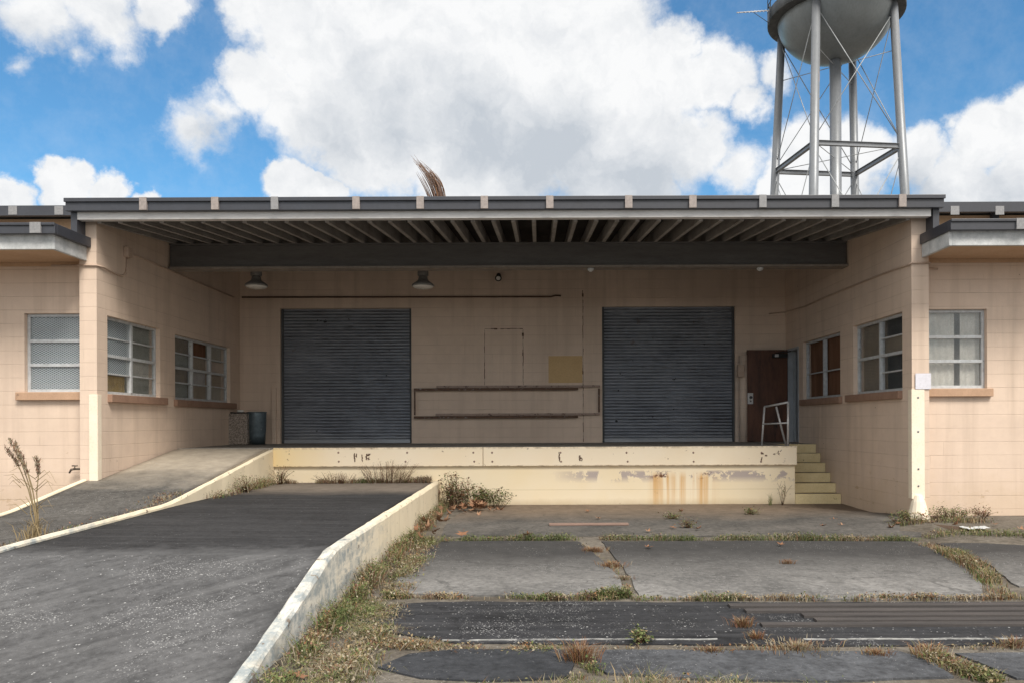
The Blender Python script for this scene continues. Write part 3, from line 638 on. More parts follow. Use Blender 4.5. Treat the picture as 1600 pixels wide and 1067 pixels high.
# conduits
def pipe(name, pts, r, mat, label, cat='conduit'):
    T_ = MB().tube(pts, r, 8); return tag(T_.build(name, M[mat]), label, cat)
def Lw(u, v, n=.02):
    y, z = onx(u, v, XL); return shL(Vector((XL, y, z))) [0] + n, y, z
def Rw(u, v, n=.02):
    y, z = onx(u, v, XR); return shR(Vector((XR, y, z)))[0] - n, y, z
a_ = P(112, 415.5, YW - .02); b_ = P(128, 415, YF - .02)
pts = [(a_.x - .3, YW - .03, a_.z), (XL - .27, YW - .05, a_.z), (XL - .27, YF - .02, b_.z), (XL + .005, YF - .02, b_.z), Lw(160, 418), Lw(180, 428), Lw(190, 431.5), Lw(195.5, 428), Lw(198, 418), Lw(198.5, 402)]
pipe('conduit', pts, .014, 'conduit', 'thin painted conduit running round the left pier up to the junction box')
q0 = Lw(197, 396, .05); jb = MB().box(q0[0] - .048, q0[0] + .03, q0[1] - .07, q0[1] + .07, q0[2] - .07, q0[2] + .09).build('junction_box', M['conduit'], bevel=.008); tag(jb, 'small painted junction box high on the left bay wall', 'junction box')
pts = [Lw(204, 397), Lw(235, 409), Lw(262, 421), Lw(310, 441), Lw(368, 464.5)]
pipe('conduit', pts, .013, 'conduit', 'thin painted conduit descending along the left bay wall from junction box to corner')
a_ = P(378, 465, YB - .02); b_ = P(868, 464, YB - .02)
pipe('conduit', [(a_.x, YB - .02, a_.z), (b_.x - .1, YB - .02, b_.z), (b_.x, YB - .02, b_.z + .025), (b_.x + .12, YB - .02, b_.z + .02)], .017, 'darkconduit', 'long dark conduit running level across the rear wall above the left door')
pts = [(Rw(1231, 489)[0] - .35, YB - .02, Rw(1231, 489)[2] - .03)] + [Rw(u, v) for u, v in ((1232, 488), (1262, 479), (1300, 462), (1360, 437), (1400, 421), (1423, 413.5))]
c_ = P(1436, 411, YF - .02)
pts += [(XR + .0, YF - .02, c_.z), (XR + .27, YF - .02, c_.z), (XR + .275, YW - .04, c_.z - .01), (XR + .5, YW - .035, c_.z - .05)]
pipe('conduit', pts, .014, 'conduit', 'thin painted conduit rising along the right bay wall and round its pier')
p0, p1 = P(1429.5, 583, YF), P(1454, 607.5, YF); tag(MB().box(p0.x, p1.x, YF - .018, YF - .0125, p1.z, p0.z).build('sign', M['signwhite'], bevel=.003), 'blank pale lilac square plate on the right pier above its corner guard', 'sign')
# tap
p = P(118, 733, YW - .1); T = thing('tap', 'small old metal tap sticking out of the wall by the left pier', 'tap', (p.x, YW - .1, p.z))
MB().tube([(XL - .256, YW - .12, p.z + .01), (p.x - .02, YW - .12, p.z + .01)], .016, 8).build('body', M['brass'], T)
MB().tube([(p.x - .01, YW - .12, p.z + .01), (p.x - .05, YW - .13, p.z), (p.x - .075, YW - .13, p.z - .05)], [.018, .017, .013], 8).build('spout', M['brass'], T)
MB().tube([(p.x, YW - .12, p.z + .01), (p.x, YW - .12, p.z + .055)], .009, 6).tube([(p.x - .04, YW - .12, p.z + .058), (p.x + .04, YW - .12, p.z + .058)], .011, 6).build('handle', M['brass'], T)
# bins
def lab_bins():
    x0, x1 = P(354.5, 690, 16.95).x, P(386, 690, 16.95).x; zt = P(370, 645.5, 16.95).z
    T = thing('litter_bin', 'square exposed aggregate concrete bin with white cap, in the left corner', 'bin', ((x0 + x1)/2, 17.15, ZD))
    MB().box(x0, x1, 16.95, 17.38, ZD + .003, zt).build('body', M['aggregate'], T, bevel=.018)
    MB().box(x0 + .05, x1 - .05, 17.0, 17.33, zt + .001, zt + .03).build('lid', M['black'], T, bevel=.01)
    MB().lathe(((x0 + x1)/2, 17.15, zt + .03), [(.07,0),(.075,.03),(.06,.045),(.001,.05)], 16).build('cap', M['lens'], T)
    xc = P(399.5, 690, 17.1).x; r1 = P(413.5, 645, 17.1).x - xc; r0 = r1*.84; h = P(399, 643.5, 17.1).z - ZD
    T = thing('dustbin', 'tapered galvanised metal dustbin beside the aggregate bin', 'bin', (xc, 17.2, ZD))
    MB().lathe((xc, 17.2, ZD + .003), [(.001,.012),(r0*.96,.012),(r0,0),(r0 + (r1 - r0)*.3,h*.3),(r0 + (r1 - r0)*.33,h*.33),(r0 + (r1-r0)*.3+.006,h*.35),(r1*.98,h*.94),(r1,h),(r1 - .012,h),(r1*.9,h*.5),(r0*.9,.03),(.001,.03)], 32).build('body', M['galv'], T)
    rim = MB(); rim.tube([(xc + r1*math.cos(a), 17.2 + r1*math.sin(a), ZD + h) for a in [i*2*math.pi/32 for i in range(33)]], .010, 6); rim.build('rim', M['galv'], T)
lab_bins()
# ================================================================ RAMPS
XI0, XI1 = -4.865, -4.795            # curb between the two ramps
XO0, XO1 = -1.90, -1.785           # outer wall of the truck ramp
def prof(tab, y):
    for (ya, za), (yb, zb) in zip(tab, tab[1:]):
        if ya <= y <= yb: t = (y - ya)/(yb - ya); return za + (zb - za)*t
    return tab[0][1] if y < tab[0][0] else tab[-1][1]
def smooth_prof(tab):
    def f(y):
        return sum(prof(tab, y + d)*w for d, w in ((-.25,.15),(-.12,.2),(0,.3),(.12,.2),(.25,.15)))
    return f
TRK = smooth_prof([(0,-.22),(3.6,-.20),(4.75,-.12),(7.0,.365),(10.5,.425),(15,.435)])
PTH = smooth_prof([(0,-.25),(4.2,-.24),(6.9,.30),(9.0,.335),(10.0,.37),(11.8,.68),(14.3,1.055),(16,1.058)])
CRB = smooth_prof([(0,-.18),(3.6,-.16),(4.8,-.075),(7.0,.405),(10.4,.475),(14.45,1.045),(15,1.05)])
OUT = smooth_prof([(0,-.16),(3.6,-.14),(4.85,-.075),(7.0,.405),(14.6,.46),(15,.46)])
def ramp_mesh(name, mat, x0, x1, ya, yb, fn, nx=24, step=.18, amp=.008):
    mb = MB(); ny = int((yb - ya)/step); vs = []; fs = []
    for j in range(ny + 1):
        y = ya + (yb - ya)*j/ny
        for i in range(nx + 1):
            x = x0 + (x1 - x0)*i/nx; e = min(i, nx - i, 2)/2
            vs.append((x, y, fn(y) + e*amp*(mnoise.noise(Vector((x*.9, y*.9, 1.7))) + .4*mnoise.noise(Vector((x*3, y*3, 5))))))
    n = nx + 1
    for j in range(ny):
        for i in range(nx): fs.append((j*n + i, j*n + i + 1, (j + 1)*n + i + 1, (j + 1)*n + i))
    mb.add(vs, fs, 0, True)
    # closed sides and base
    b = len(mb.v); per = [j*n for j in range(ny + 1)]; per2 = [j*n + nx for j in range(ny + 1)]
    for per_ in (per, per2):
        o = len(mb.v); mb.v += [Vector((mb.v[k].x, mb.v[k].y, -.6)) for k in per_]
        for j in range(ny): mb.f.append([per_[j], per_[j + 1], o + j + 1, o + j]); mb.m.append(0); mb.sm.append(False)
    return mb.build(name, M[mat], fixn=False)
def crest(x): return 7.02 + .05*math.sin(x*2)
tag(ramp_mesh('ramp', 'ramp_dark', XI1 + .001, XO0 - .001, 7.02, YD - .002, TRK), kind='structure')
tag(ramp_mesh('driveway', 'ramp_grey', XI1 + .001, XO0 - .001, 1.0, 7.0185, TRK), kind='structure')
tag(ramp_mesh('path', 'path', XL - .15, XI0 - .001, 1.0, 11.785, PTH, 12), kind='structure')
tag(ramp_mesh('path', 'path', XL + .004, XI0 - .001, 11.787, 14.40, PTH, 12), kind='structure')
tag(MB().box(XL + .004, -4.842, 14.402, YD + .018, .7, ZD + .001).build('path', M['deckfloor']), kind='structure')
def wall_sweep(name, x0, x1, ya, yb, top, mat, label, cat, base=None, jit=.010, bev=.02, step=.14):
    mb = MB(); secs = []; ny = int((yb - ya)/step)
    for j in range(ny + 1):
        y = ya + (yb - ya)*j/ny; z = top(y); J = lambda k: jit*mnoise.noise(Vector((y*2.2, k*7.3, 2))) + jit*.6*mnoise.noise(Vector((y*8, k*3.1, 9)))
        b = base(y) if base else -.5
        secs.append([(x0, y, b), (x1, y, b), (x1 + J(1), y, z - bev*1.3 + J(2)), (x1 - bev + J(3), y, z + J(4)*.6), (x0 + bev + J(5), y, z + J(4)*.6), (x0 + J(6), y, z - bev + J(7))])
    mb.sweep(secs); return tag(mb.build(name, M[mat]), label, cat)
wall_sweep('ramp_wall', XO0, XO1, 1.0, YD - .003, OUT, 'curb', 'flaking white low wall edging the truck ramp above the weeds', 'ramp wall')
wall_sweep('ramp_curb', XI0, XI1, 1.0, YD - .003, CRB, 'curb', 'cream painted curb rising between the truck ramp and the footpath ramp', 'curb')
PC = lambda y: PTH(y) + .022
wall_sweep('path_curb', XL - .225, XL - .152, 1.0, 11.78, PC, 'curb', 'thin white curb along the outer left edge of the footpath ramp', 'curb', jit=.006, bev=.012)
# ================================================================ GROUND
def ground():
    xs = sorted([-1500,-500,-150,-60,-30,-18] + [-12 + .5*i for i in range(61)] + [22,30,60,150,500,1500] + [-1.80,-1.88,-6.79,-6.70])
    ys = [-500,-150,-40,-12,-5] + [-2 + .4*i for i in range(7)] + [.95] + [1.2 + .4*i for i in range(37)] + [17,20,26,40,60,100,200,500,1500]
    mb = MB(); n = len(xs); vs = []
    for y in ys:
        for x in xs:
            z = gz(x, y) - .014
            if 2.5 < y < 14.4 and -1.7 < x < 13: z += .008*mnoise.noise(Vector((x*1.3, y*1.3, 0)))
            if x < -6.75 and 8 < y < 16: z = max(z, .16)
            if -6.75 < x < -1.85 and .9 < y < 14.6: z = -.58
            vs.append((x, y, z))
    mb.add(vs, [(j*n + i, j*n + i + 1, (j+1)*n + i + 1, (j+1)*n + i) for j in range(len(ys) - 1) for i in range(n - 1)], 0, True)
    return tag(mb.build('ground', M['soil'], origin=(0,0,0), fixn=False), kind='structure')
ground()
def slab(px, mat, name='pavement', lift=0.0, th=.12, amp=.03, pts=None, step=.16):
    pts = pts or [G(u, v) for u, v in px]; out = []
    for a, b in zip(pts, pts[1:] + pts[:1]):
        n = max(1, int((b - a).length/step))
        for k in range(n):
            p = a.lerp(b, k/n); w = amp
            d = Vector((mnoise.noise(p*3.1), mnoise.noise(p*3.1 + Vector((9, 2, 0))), 0))*w + Vector((mnoise.noise(p*9), mnoise.noise(p*9 + Vector((3, 7, 0))), 0))*w*.5
            q = p + d; out.append(Vector((q.x, q.y, gz(q.x, q.y) + lift)))
    bm = bmesh.new(); top = [bm.verts.new(p) for p in out]; bot = [bm.verts.new(p - Vector((0, 0, th))) for p in out]; n = len(top)
    f = bm.faces.new(top)
    for i in range(n): bm.faces.new((top[i], bot[i], bot[(i + 1) % n], top[(i + 1) % n]))
    bmesh.ops.triangulate(bm, faces=[f]); bmesh.ops.recalc_face_normals(bm, faces=bm.faces)
    me = bpy.data.meshes.new(name); bm.to_mesh(me); bm.free(); me.materials.append(M[mat]); o = bpy.data.objects.new(name, me); COL.objects.link(o)
    return tag(o, kind='structure')
def ext(p, x): return Vector((x, p.y, 0))
a_ = [G(u, v) for u, v in ((742, 792), (715, 803), (694, 822), (690, 836), (850, 836), (1050, 837), (1240, 837), (1340, 838), (1440, 837), (1440, 830))]
a_ += [Vector((4.95, 11.0, 0)), Vector((5.30, 11.75, 0)), Vector((5.47, 12.0, 0)), Vector((5.47, 14.44, 0)), Vector((2, 14.47, 0)), Vector((-.9, 14.47, 0))]
slab(None, 'slab_far', pts=a_, amp=.02)
slab([(690,845),(800,844),(905,845),(935,870),(968,902),(980,928),(800,930),(612,926),(625,892),(650,868)], 'slab_mid')
slab([(940,845),(1180,844),(1425,845),(1468,862),(1510,886),(1530,905),(1540,933),(1280,935),(1000,934),(988,905),(965,876)], 'slab_mid')
b_ = [G(u, v) for u, v in ((1462,848),(1545,848))]; c_ = [G(u, v) for u, v in ((1590,915),(1552,885),(1505,862))]
slab(None, 'slab_mid', pts=b_ + [Vector((6.6, 9.6, 0)), Vector((11, 9.7, 0)), Vector((11, 7.4, 0))] + c_)
s_ = [G(u, v) for u, v in ((700,1003),(640,990),(588,984),(555,965),(580,945),(680,939))]
slab(None, 'strip', pts=s_ + [Vector((2.5, G(1300, 940).y, 0)), Vector((11, G(1500, 941).y, 0)), Vector((11, G(1500, 1008).y, 0)), Vector((2, G(1300, 1007).y, 0))])
slab([(588,1042),(640,1020),(720,1013),(880,1013),(896,1036),(886,1056),(760,1062),(660,1058)], 'slab_black', amp=.02)
slab([(940,1014),(1150,1015),(1405,1016),(1450,1030),(1490,1056),(1300,1062),(1100,1059),(950,1050),(925,1038)], 'slab_near', amp=.02)
d_ = [G(1492, 1019)]; slab(None, 'slab_near', pts=d_ + [Vector((9, d_[0].y, 0)), Vector((9, G(1560,1062).y, 0)), G(1590, 1058), G(1535, 1036)], amp=.02)
slab(None, 'slab_near', pts=[Vector((-.6, 4.45, 0)), Vector((9, 4.45, 0)), Vector((9, -6, 0)), Vector((-.6, -6, 0))], amp=.03)
m_ = [Vector((5.45, 11.70, 0)), Vector((5.55, 10.75, 0)), G(1520, 836), Vector((8, 10.4, 0)), Vector((15, 10.4, 0)), Vector((15, 12.04, 0)), Vector((5.6, 12.04, 0))]
slab(None, 'redsoil', name='ground', pts=m_, lift=-.012, amp=.02)
# white edge lines and the tarred strips on the asphalt band
def strip(v0, v1, x0, x1, mat, lift, name, breaks=(), th=.02, amp=.006):
    ya, yb = G(1000, v0).y, G(1000, v1).y
    slab(None, mat, name=name, pts=[Vector((x0, yb, 0)), Vector((x1, yb, 0)), Vector((x1, ya, 0)), Vector((x0, ya, 0))], lift=lift, th=th, amp=amp, step=.07)
strip(997.6, 999.3, G(690, 998).x, G(1120, 998).x, 'whiteline', .004, 'road_marking', amp=.020)
strip(998.6, 1000.6, G(1255, 998).x, 9, 'whiteline', .004, 'road_marking', amp=.018)
for v, x0 in ((948.5, 1140), (956.5, 1165), (964, 1255), (971.5, 1275), (978.5, 1190)):
    strip(v - 2.5, v + 1.9, G(x0, v).x, 9, 'timber', .020, 'road', th=.03, amp=.005)
# plank and paper
q = G(920, 820); T = MB(); T.sweep([[(x, q.y - .07, q.z + .004), (x, q.y + .07, q.z + .004), (x, q.y + .07, q.z + .03), (x, q.y - .07, q.z + .03)] for x in (G(858, 820).x, q.x, G(982, 820).x)]); tag(T.build('plank', M['plank'], bevel=.004), 'thin weathered reddish plank lying flat on the dark concrete by the dock', 'plank')
T = MB(); q = G(1523, 825); n = 6; T.add([(q.x - .15 + .30*i/n, q.y - .12 + .24*j/n, gz(q.x, q.y) + .010 + .018*mnoise.noise(Vector((i*.6, j*.6, 4))) + .02*(i/n)**3) for j in range(n + 1) for i in range(n + 1)], [(j*(n+1)+i, j*(n+1)+i+1, (j+1)*(n+1)+i+1, (j+1)*(n+1)+i) for j in range(n) for i in range(n)], 0, True)
tag(T.build('paper', M['paper'], fixn=False), 'crumpled white sheet of paper on the soil right of the right pier', 'paper')
# ================================================================ WATER TOWER
TC = Vector((18.69, 50.2, 0)); zg = CZ
WT = thing('water_tower', 'silver water tower on four legs rising behind the canopy roof', 'water tower', (TC.x, TC.y, 0))
def legp(k, h): r = 3.9 + (16.4 - h)*.052; a = math.radians(-38 + 90*k); return Vector((TC.x + r*math.cos(a), TC.y + r*math.sin(a), h + zg))
HE = 25.5
MB().lathe((TC.x, TC.y, zg), [(.001,22.6)] + [(3.5*math.sin(t), HE - 2.9*math.cos(t)) for t in [math.pi/2*i/16 for i in range(1, 17)]] + [(3.5, HE + 3.2), (3.4, HE + 3.5), (1.8, HE + 4.4), (.001, HE + 4.8)], 64).build('tank', M['tank'], WT)
MB().lathe((TC.x, TC.y, zg), [(3.45, HE - .32), (4.05, HE - .32), (4.09, HE - .28), (4.09, HE + .38), (4.03, HE + .38), (4.03, HE - .24), (3.50, HE - .24)], 64).build('catwalk', M['darksteel'], WT)
rl = MB()
for hh in (.85, 1.35): rl.tube([(TC.x + 4.06*math.cos(a), TC.y + 4.06*math.sin(a), zg + HE + hh) for a in [2*math.pi*i/64 for i in range(65)]], .03, 6)
for i in range(24): a = 2*math.pi*i/24; rl.tube([(TC.x + 4.06*math.cos(a), TC.y + 4.06*math.sin(a), zg + HE + .3), (TC.x + 4.06*math.cos(a), TC.y + 4.06*math.sin(a), zg + HE + 1.35)], .03, 6)
rl.build('railing', M['darksteel'], WT)
MB().tube([(TC.x, TC.y, 0), (TC.x, TC.y, zg + 22.6)], .35, 24).build('riser_pipe', M['tanksteel'], WT)
for k in range(4):
    MB().tube([legp(k, -zg), legp(k, HE + .3)], [.30, .245], 20).build('leg', M['tanksteel'], WT)
    a_, b_ = legp(k, 16.4), legp(k + 1, 16.4); g_ = MB(); d = (b_ - a_).normalized(); s = d.cross(Vector((0,0,1)))*.11
    for z0, z1 in ((-.14, -.115), (.115, .14)): g_.sweep([[p - s + Vector((0,0,z0)), p + s + Vector((0,0,z0)), p + s + Vector((0,0,z1)), p - s + Vector((0,0,z1))] for p in (a_ + d*.25, b_ - d*.25)])
    g_.sweep([[p - s*.12 + Vector((0,0,-.115)), p + s*.12 + Vector((0,0,-.115)), p + s*.12 + Vector((0,0,.115)), p - s*.12 + Vector((0,0,.115))] for p in (a_ + d*.25, b_ - d*.25)])
    g_.build('girder', M['tanksteel'], WT)
    for h0, h1 in ((16.7, 24.6), (24.6, 16.7), (6.5, 16.1), (16.1, 6.5)):
        p0, p1 = legp(k, h0), legp(k + 1, h1); MB().tube([p0, p1], .028, 6).build('tie_rod', M['rod'], WT)
for k in (0, 1):
    for h in (22.25, 16.45, 9.5): MB().tube([legp(k, h), legp(k + 2, h)], .024, 6).build('stay_rod', M['rod'], WT)
a0_ = P(1204, 17, 50.0); AN = thing('antenna', 'yagi television antenna on a boom off the tower catwalk', 'antenna', (a0_.x, 50.0, a0_.z))
e0 = P(1151, 20.5, 50.0); MB().tube([e0, a0_], .035, 6).build('boom', M['steel'], AN)
MB().tube([P(1202.5, 40, 50.0), P(1203, 10, 50.0)], .045, 8).tube([P(1176, 19, 50.0), P(1202, 37, 50.0)], .02, 5).build('mast', M['darksteel'], AN)
for i in range(9):
    c = e0.lerp(a0_, .04 + i*.105); l = .22 + .035*i
    MB().tube([c + Vector((-.06*l, -l*.8, -l*.55)), c + Vector((.06*l, l*.8, l*.55))], .016, 5).build('element', M['steel'], AN)
# ================================================================ VEGETATION
GM = ['g1','g2','g3','s1','s2','b1','b2','r1']; GMATS = [M[k] for k in GM]
def blade(mb, p, h, w, lean, m, ang=None):
    a = RND.uniform(0, 2*math.pi) if ang is None else ang; b = RND.uniform(0, 2*math.pi)
    d = Vector((math.cos(a), math.sin(a), 0)); s = Vector((math.cos(b), math.sin(b), 0))*w*.5
    q = p + d*lean*h*.35 + Vector((0, 0, h*.6)); t = p + d*lean*h + Vector((0, 0, h*(1 - .35*lean)))
    o = len(mb.v); mb.v += [p - s, p + s, q + s*.75, q - s*.75, t]
    mb.f += [[o, o+1, o+2, o+3], [o+3, o+2, o+4]]; mb.m += [m, m]; mb.sm += [False, False]
def leaflet(mb, p, l, m):
    a = RND.uniform(0, 2*math.pi); t = RND.uniform(-.5, .9); d = Vector((math.cos(a)*math.cos(t), math.sin(a)*math.cos(t), math.sin(t)))*l
    s = d.cross(Vector((RND.uniform(-.4,.4), RND.uniform(-.4,.4), 1))).normalized()*l*.32
    o = len(mb.v); mb.v += [p, p + d*.5 + s, p + d, p + d*.5 - s]; mb.f.append([o, o+1, o+2, o+3]); mb.m.append(m); mb.sm.append(False)
def pick(w): return RND.choices(range(8), w)[0]
GREEN = (5,5,3,2,1,0,.5,.5); MIXED = (3,4,4,5,4,1.5,1,1); DRY = (.4,.8,1.5,5,6,3,2,1); BROWN = (0,0,.3,2,1,6,3,2)
def scatter(mb, pts, n, width, h, w, weights, leafy=.25, lift=-.03, clump=1.2, fn=gz, lean=(.2,.9)):
    """blades along a ground polyline, thicker and thinner with a noise so that gaps remain"""
    segs = list(zip(pts, pts[1:])); L = [(b - a).length for a, b in segs]; tot = sum(L); done = 0; tries = 0
    while done < n and tries < n*6:
        tries += 1; t = RND.uniform(0, tot); k = 0
        while k < len(L) - 1 and t > L[k]: t -= L[k]; k += 1
        a, b = segs[k]; p = a.lerp(b, t/L[k]); d = (b - a).normalized(); off = RND.gauss(0, .42)*width
        if abs(off) > width: continue
        p = p + Vector((-d.y, d.x, 0))*off
        c = mnoise.noise(Vector((p.x*clump, p.y*clump, 4.2))) + .5*mnoise.noise(Vector((p.x*4, p.y*4, 1)))
        if c < RND.uniform(-.45, .42): continue
        p.z = fn(p.x, p.y) + lift; f = .55 + max(0, c + .4)
        k2 = mnoise.noise(Vector((p.x*1.7, p.y*1.7, 8)))
        ww = [q*(1 + max(-.9, 2.2*k2)) if i < 3 else q*(1 - min(.9, 1.6*k2)) for i, q in enumerate(weights)]
        m = pick([max(q, 0.0001) for q in ww]); hh = h*f*RND.uniform(.45, 1.2)
        if RND.random() < leafy:
            for _ in range(4): leaflet(mb, p + Vector((RND.uniform(-.04,.04), RND.uniform(-.04,.04), -lift + hh*RND.uniform(.05, .8))), RND.uniform(.012, .030), m)
        else:
            blade(mb, p, hh - lift, w*RND.uniform(.6, 1.3), RND.uniform(*lean), m)
        done += 1
px = lambda l: [G(u, v) for u, v in l]
gr = MB()
def xz(x0, v, x1): y = G(1000, v).y; return [Vector((x0, y, 0)), Vector((x1, y, 0))]
scatter(gr, px([(690,843),(840,842),(1050,842),(1240,842),(1440,843)]), 3000, .085, .075, .008, GREEN, .35, clump=2.2)
scatter(gr, px([(1440,838),(1480,832)]) + [Vector((6.2,10.4,0)), Vector((9,10.0,0))], 1300, .20, .07, .008, MIXED, .3)
scatter(gr, px([(600,932),(770,932),(960,934)]), 1000, .065, .055, .007, MIXED, .25, clump=2.6)
scatter(gr, px([(820,934),(900,933),(985,930)]), 900, .09, .085, .008, GREEN, .35, clump=2)
scatter(gr, px([(960,934),(1130,936)]) + xz(1.7, 935, 4.2), 1300, .06, .055, .007, MIXED, .2, clump=2.6)
scatter(gr, xz(1.8, 936, 7.5), 1300, .08, .06, .007, DRY, .08, clump=2.4)
scatter(gr, px([(1440,848),(1490,868),(1530,892),(1560,922),(1575,936)]), 2300, .14, .09, .007, (2,3,4,6,4,4,1,1), .08)
scatter(gr, px([(910,850),(950,875),(975,905),(985,928)]), 200, .04, .04, .006, DRY, .1)
scatter(gr, px([(560,1000),(700,1010),(900,1011)]), 1500, .12, .035, .006, DRY, .06, lean=(.6,1.8), clump=2)
scatter(gr, px([(900,1011),(1150,1012)]) + xz(1.5, 1012, 5), 500, .045, .035, .006, DRY, .05, lean=(.5,1.6), clump=2.5)
scatter(gr, px([(905,1040),(930,1058),(900,1066)]), 900, .12, .08, .007, MIXED, .1)
scatter(gr, px([(1455,1025),(1500,1046),(1560,1064)]), 1500, .11, .09, .007, (2,3,4,6,4,4,1,1), .08)
scatter(gr, [Vector((-1.5, 4.62, 0)), Vector((4.5, 4.62, 0))], 5200, .22, .095, .006, (2,3,4,5,4,.5,.4,.2), .05, clump=1.8)
scatter(gr, [Vector((4.95, 11.45, 0)), Vector((5.5, 11.35, 0)), Vector((6.4, 11.4, 0))], 700, .20, .08, .007, MIXED, .3, clump=1.6)
tag(gr.build('grass', GMATS, fixn=False, uv=False), kind='stuff')
# verge beside the ramp wall
vg = MB()
E1 = [Vector((-1.68, 14.1, 0)), Vector((-1.66, 9.0, 0)), Vector((-1.64, 7.0, 0)), Vector((-1.58, 4.6, 0))]
scatter(vg, E1, 4600, .13, .15, .0075, (4,5,4,4,4,2,3,2.5), .40, clump=2.0, lean=(.2, 1.1))
E2 = [Vector((-1.48, 10.5, 0)), Vector((-1.40, 8.2, 0)), Vector((-1.35, 6.6, 0)), Vector((-1.2, 4.7, 0))]
scatter(vg, E2, 4200, .22, .07, .007, (1.6,2.5,3,5,6,1,1.5,.8), .15, clump=1.9, lean=(.3, 1.6))
scatter(vg, px([(560,935),(590,975),(540,1000),(500,1040),(560,1062)]), 5200, .34, .035, .0055, (.2,.4,.9,3.5,8,.3,.6,.4), .02, lean=(.9,2.4), clump=1.5)
tag(vg.build('grass', GMATS, fixn=False, uv=False), kind='stuff')
# ground cover on the ramps
rg = MB()
rfn = lambda x, y: TRK(y)
scatter(rg, [Vector((-4.68, 14.3, 0)), Vector((-4.66, 11.4, 0))], 620, .16, .15, .010, (3,4,3,3,2,1,2,2), .6, fn=rfn, lift=0)
scatter(rg, [Vector((-4.6, 14.36, 0)), Vector((-1.95, 14.38, 0))], 1500, .14, .11, .009, (.8,1,1,3,4,1,3,4), .5, fn=rfn, lift=0)
scatter(rg, [Vector((-5.05, 11.0, 0)), Vector((-5.1, 7.0, 0))], 1100, .30, .05, .008, (1,1,1.5,2,3,.5,2.5,1), .3, fn=lambda x, y: PTH(y), lift=0)
scatter(rg, [Vector((-6.95, 11.7, 0)), Vector((-7.2, 10.2, 0)), Vector((-7.6, 9.4, 0))], 320, .25, .18, .010, GREEN, .6, fn=lambda x, y: .16, lift=0)
tag(rg.build('grass', GMATS, fixn=False, uv=False), kind='stuff')
# single plants
def bush(name, p, r, h, n, weights, label, cat, group=None, stem='b2', stems=14, ll=(.03,.06), sy=1.0):
    T = thing(name, label, cat, p, group); st = MB(); lf = MB(); p = Vector(p)
    for i in range(stems):
        a = RND.uniform(0, 2*math.pi); rr = r*RND.uniform(.15, 1); hh = h*RND.uniform(.45, 1.05)*(1 - .35*rr/r)
        a0_ = p + (Vector((rr*.6*math.cos(a), rr*.6*sy*math.sin(a), 0)) if sy < .9 else Vector((0,0,0))); tip = p + Vector((rr*math.cos(a), rr*math.sin(a)*sy, hh)); mid = a0_.lerp(tip, .5) + Vector((RND.gauss(0,.03), RND.gauss(0,.01), hh*.12))
        pts = [a0_ + Vector((math.cos(a), math.sin(a), 0))*.02, mid, tip]; st.tube(pts, [.004, .003, .0015], 4)
        for _ in range(n//stems):
            t = RND.uniform(.25, 1.03); q = (pts[0].lerp(mid, t*2) if t < .5 else mid.lerp(tip, t*2 - 1)) + Vector((RND.gauss(0, .035), RND.gauss(0, .035), RND.gauss(0, .025)))
            leaflet(lf, q, RND.uniform(*ll), pick(weights))
    st.build('stem', M[stem], T, uv=False); lf.build('foliage', GMATS, T, uv=False, fixn=False)
bush('weed', (-1.46, 14.05, gz(-1.5, 13.9)), .40, .70, 1900, (2,4,3,2,1.5,2,2.5,4), 'tall reddish green weed against the dock wall and ramp wall end', 'weed', stems=46, ll=(.022,.055), sy=.8)
bush('weed', (-.92, 14.12, gz(-1, 13.9)), .55, .42, 1700, (4,6,5,1.5,.8,.6,1,1.5), 'low leafy green weed above the leaf pile at the dock wall', 'weed', stems=44, ll=(.022,.055), sy=.6)
bush('weed', (-2.72, 14.27, TRK(14.2)), .62, .50, 1500, (.3,.5,1,2,1,3,4,6), 'dry russet weed on the ramp top before the dock nosing', 'weed', stems=70, ll=(.010,.022), sy=.25)
bush('weed', (-3.62, 14.3, TRK(14.2)), .55, .24, 700, (.3,.5,1,3,2,2,4,4), 'thin brown weed on the ramp top left of the russet weed', 'weed', stems=44, ll=(.010,.020), sy=.22)
bush('weed', (-4.58, 14.15, TRK(14.1)), .24, .36, 500, (3,4,3,1.5,.8,.8,1.5,3), 'green and brown weed in the corner of curb and dock', 'weed', stems=24, ll=(.012,.028))
bush('weed', (-4.60, 12.6, TRK(12.5)), .34, .30, 700, (5,5,3,1,.8,.5,1,1.5), 'green weed leaning on the yellow curb of the footpath ramp', 'weed', stems=30, ll=(.012,.030), sy=1.6)
bush('weed', (5.28, 11.50, gz(5.35, 11.5)), .34, .17, 800, (5,6,4,1,.5,.4,1,1), 'green weed at the concrete foot of the right pier', 'weed', stems=34, ll=(.014,.034), sy=.7)
bush('weed', (5.98, 11.66, gz(5.9, 11.7)), .36, .21, 1000, (5,6,4,1,.5,.3,.6,.6), 'leafy green weed against the pink wall right of the pier', 'weed', stems=40, ll=(.014,.034), sy=.6)
bush('weed', (6.36, 11.5, gz(6.3, 11.6)), .26, .22, 500, (1,1,1,1,.8,2,4,4), 'browned weed beside the crumpled white paper', 'weed', stems=24, ll=(.014,.034))
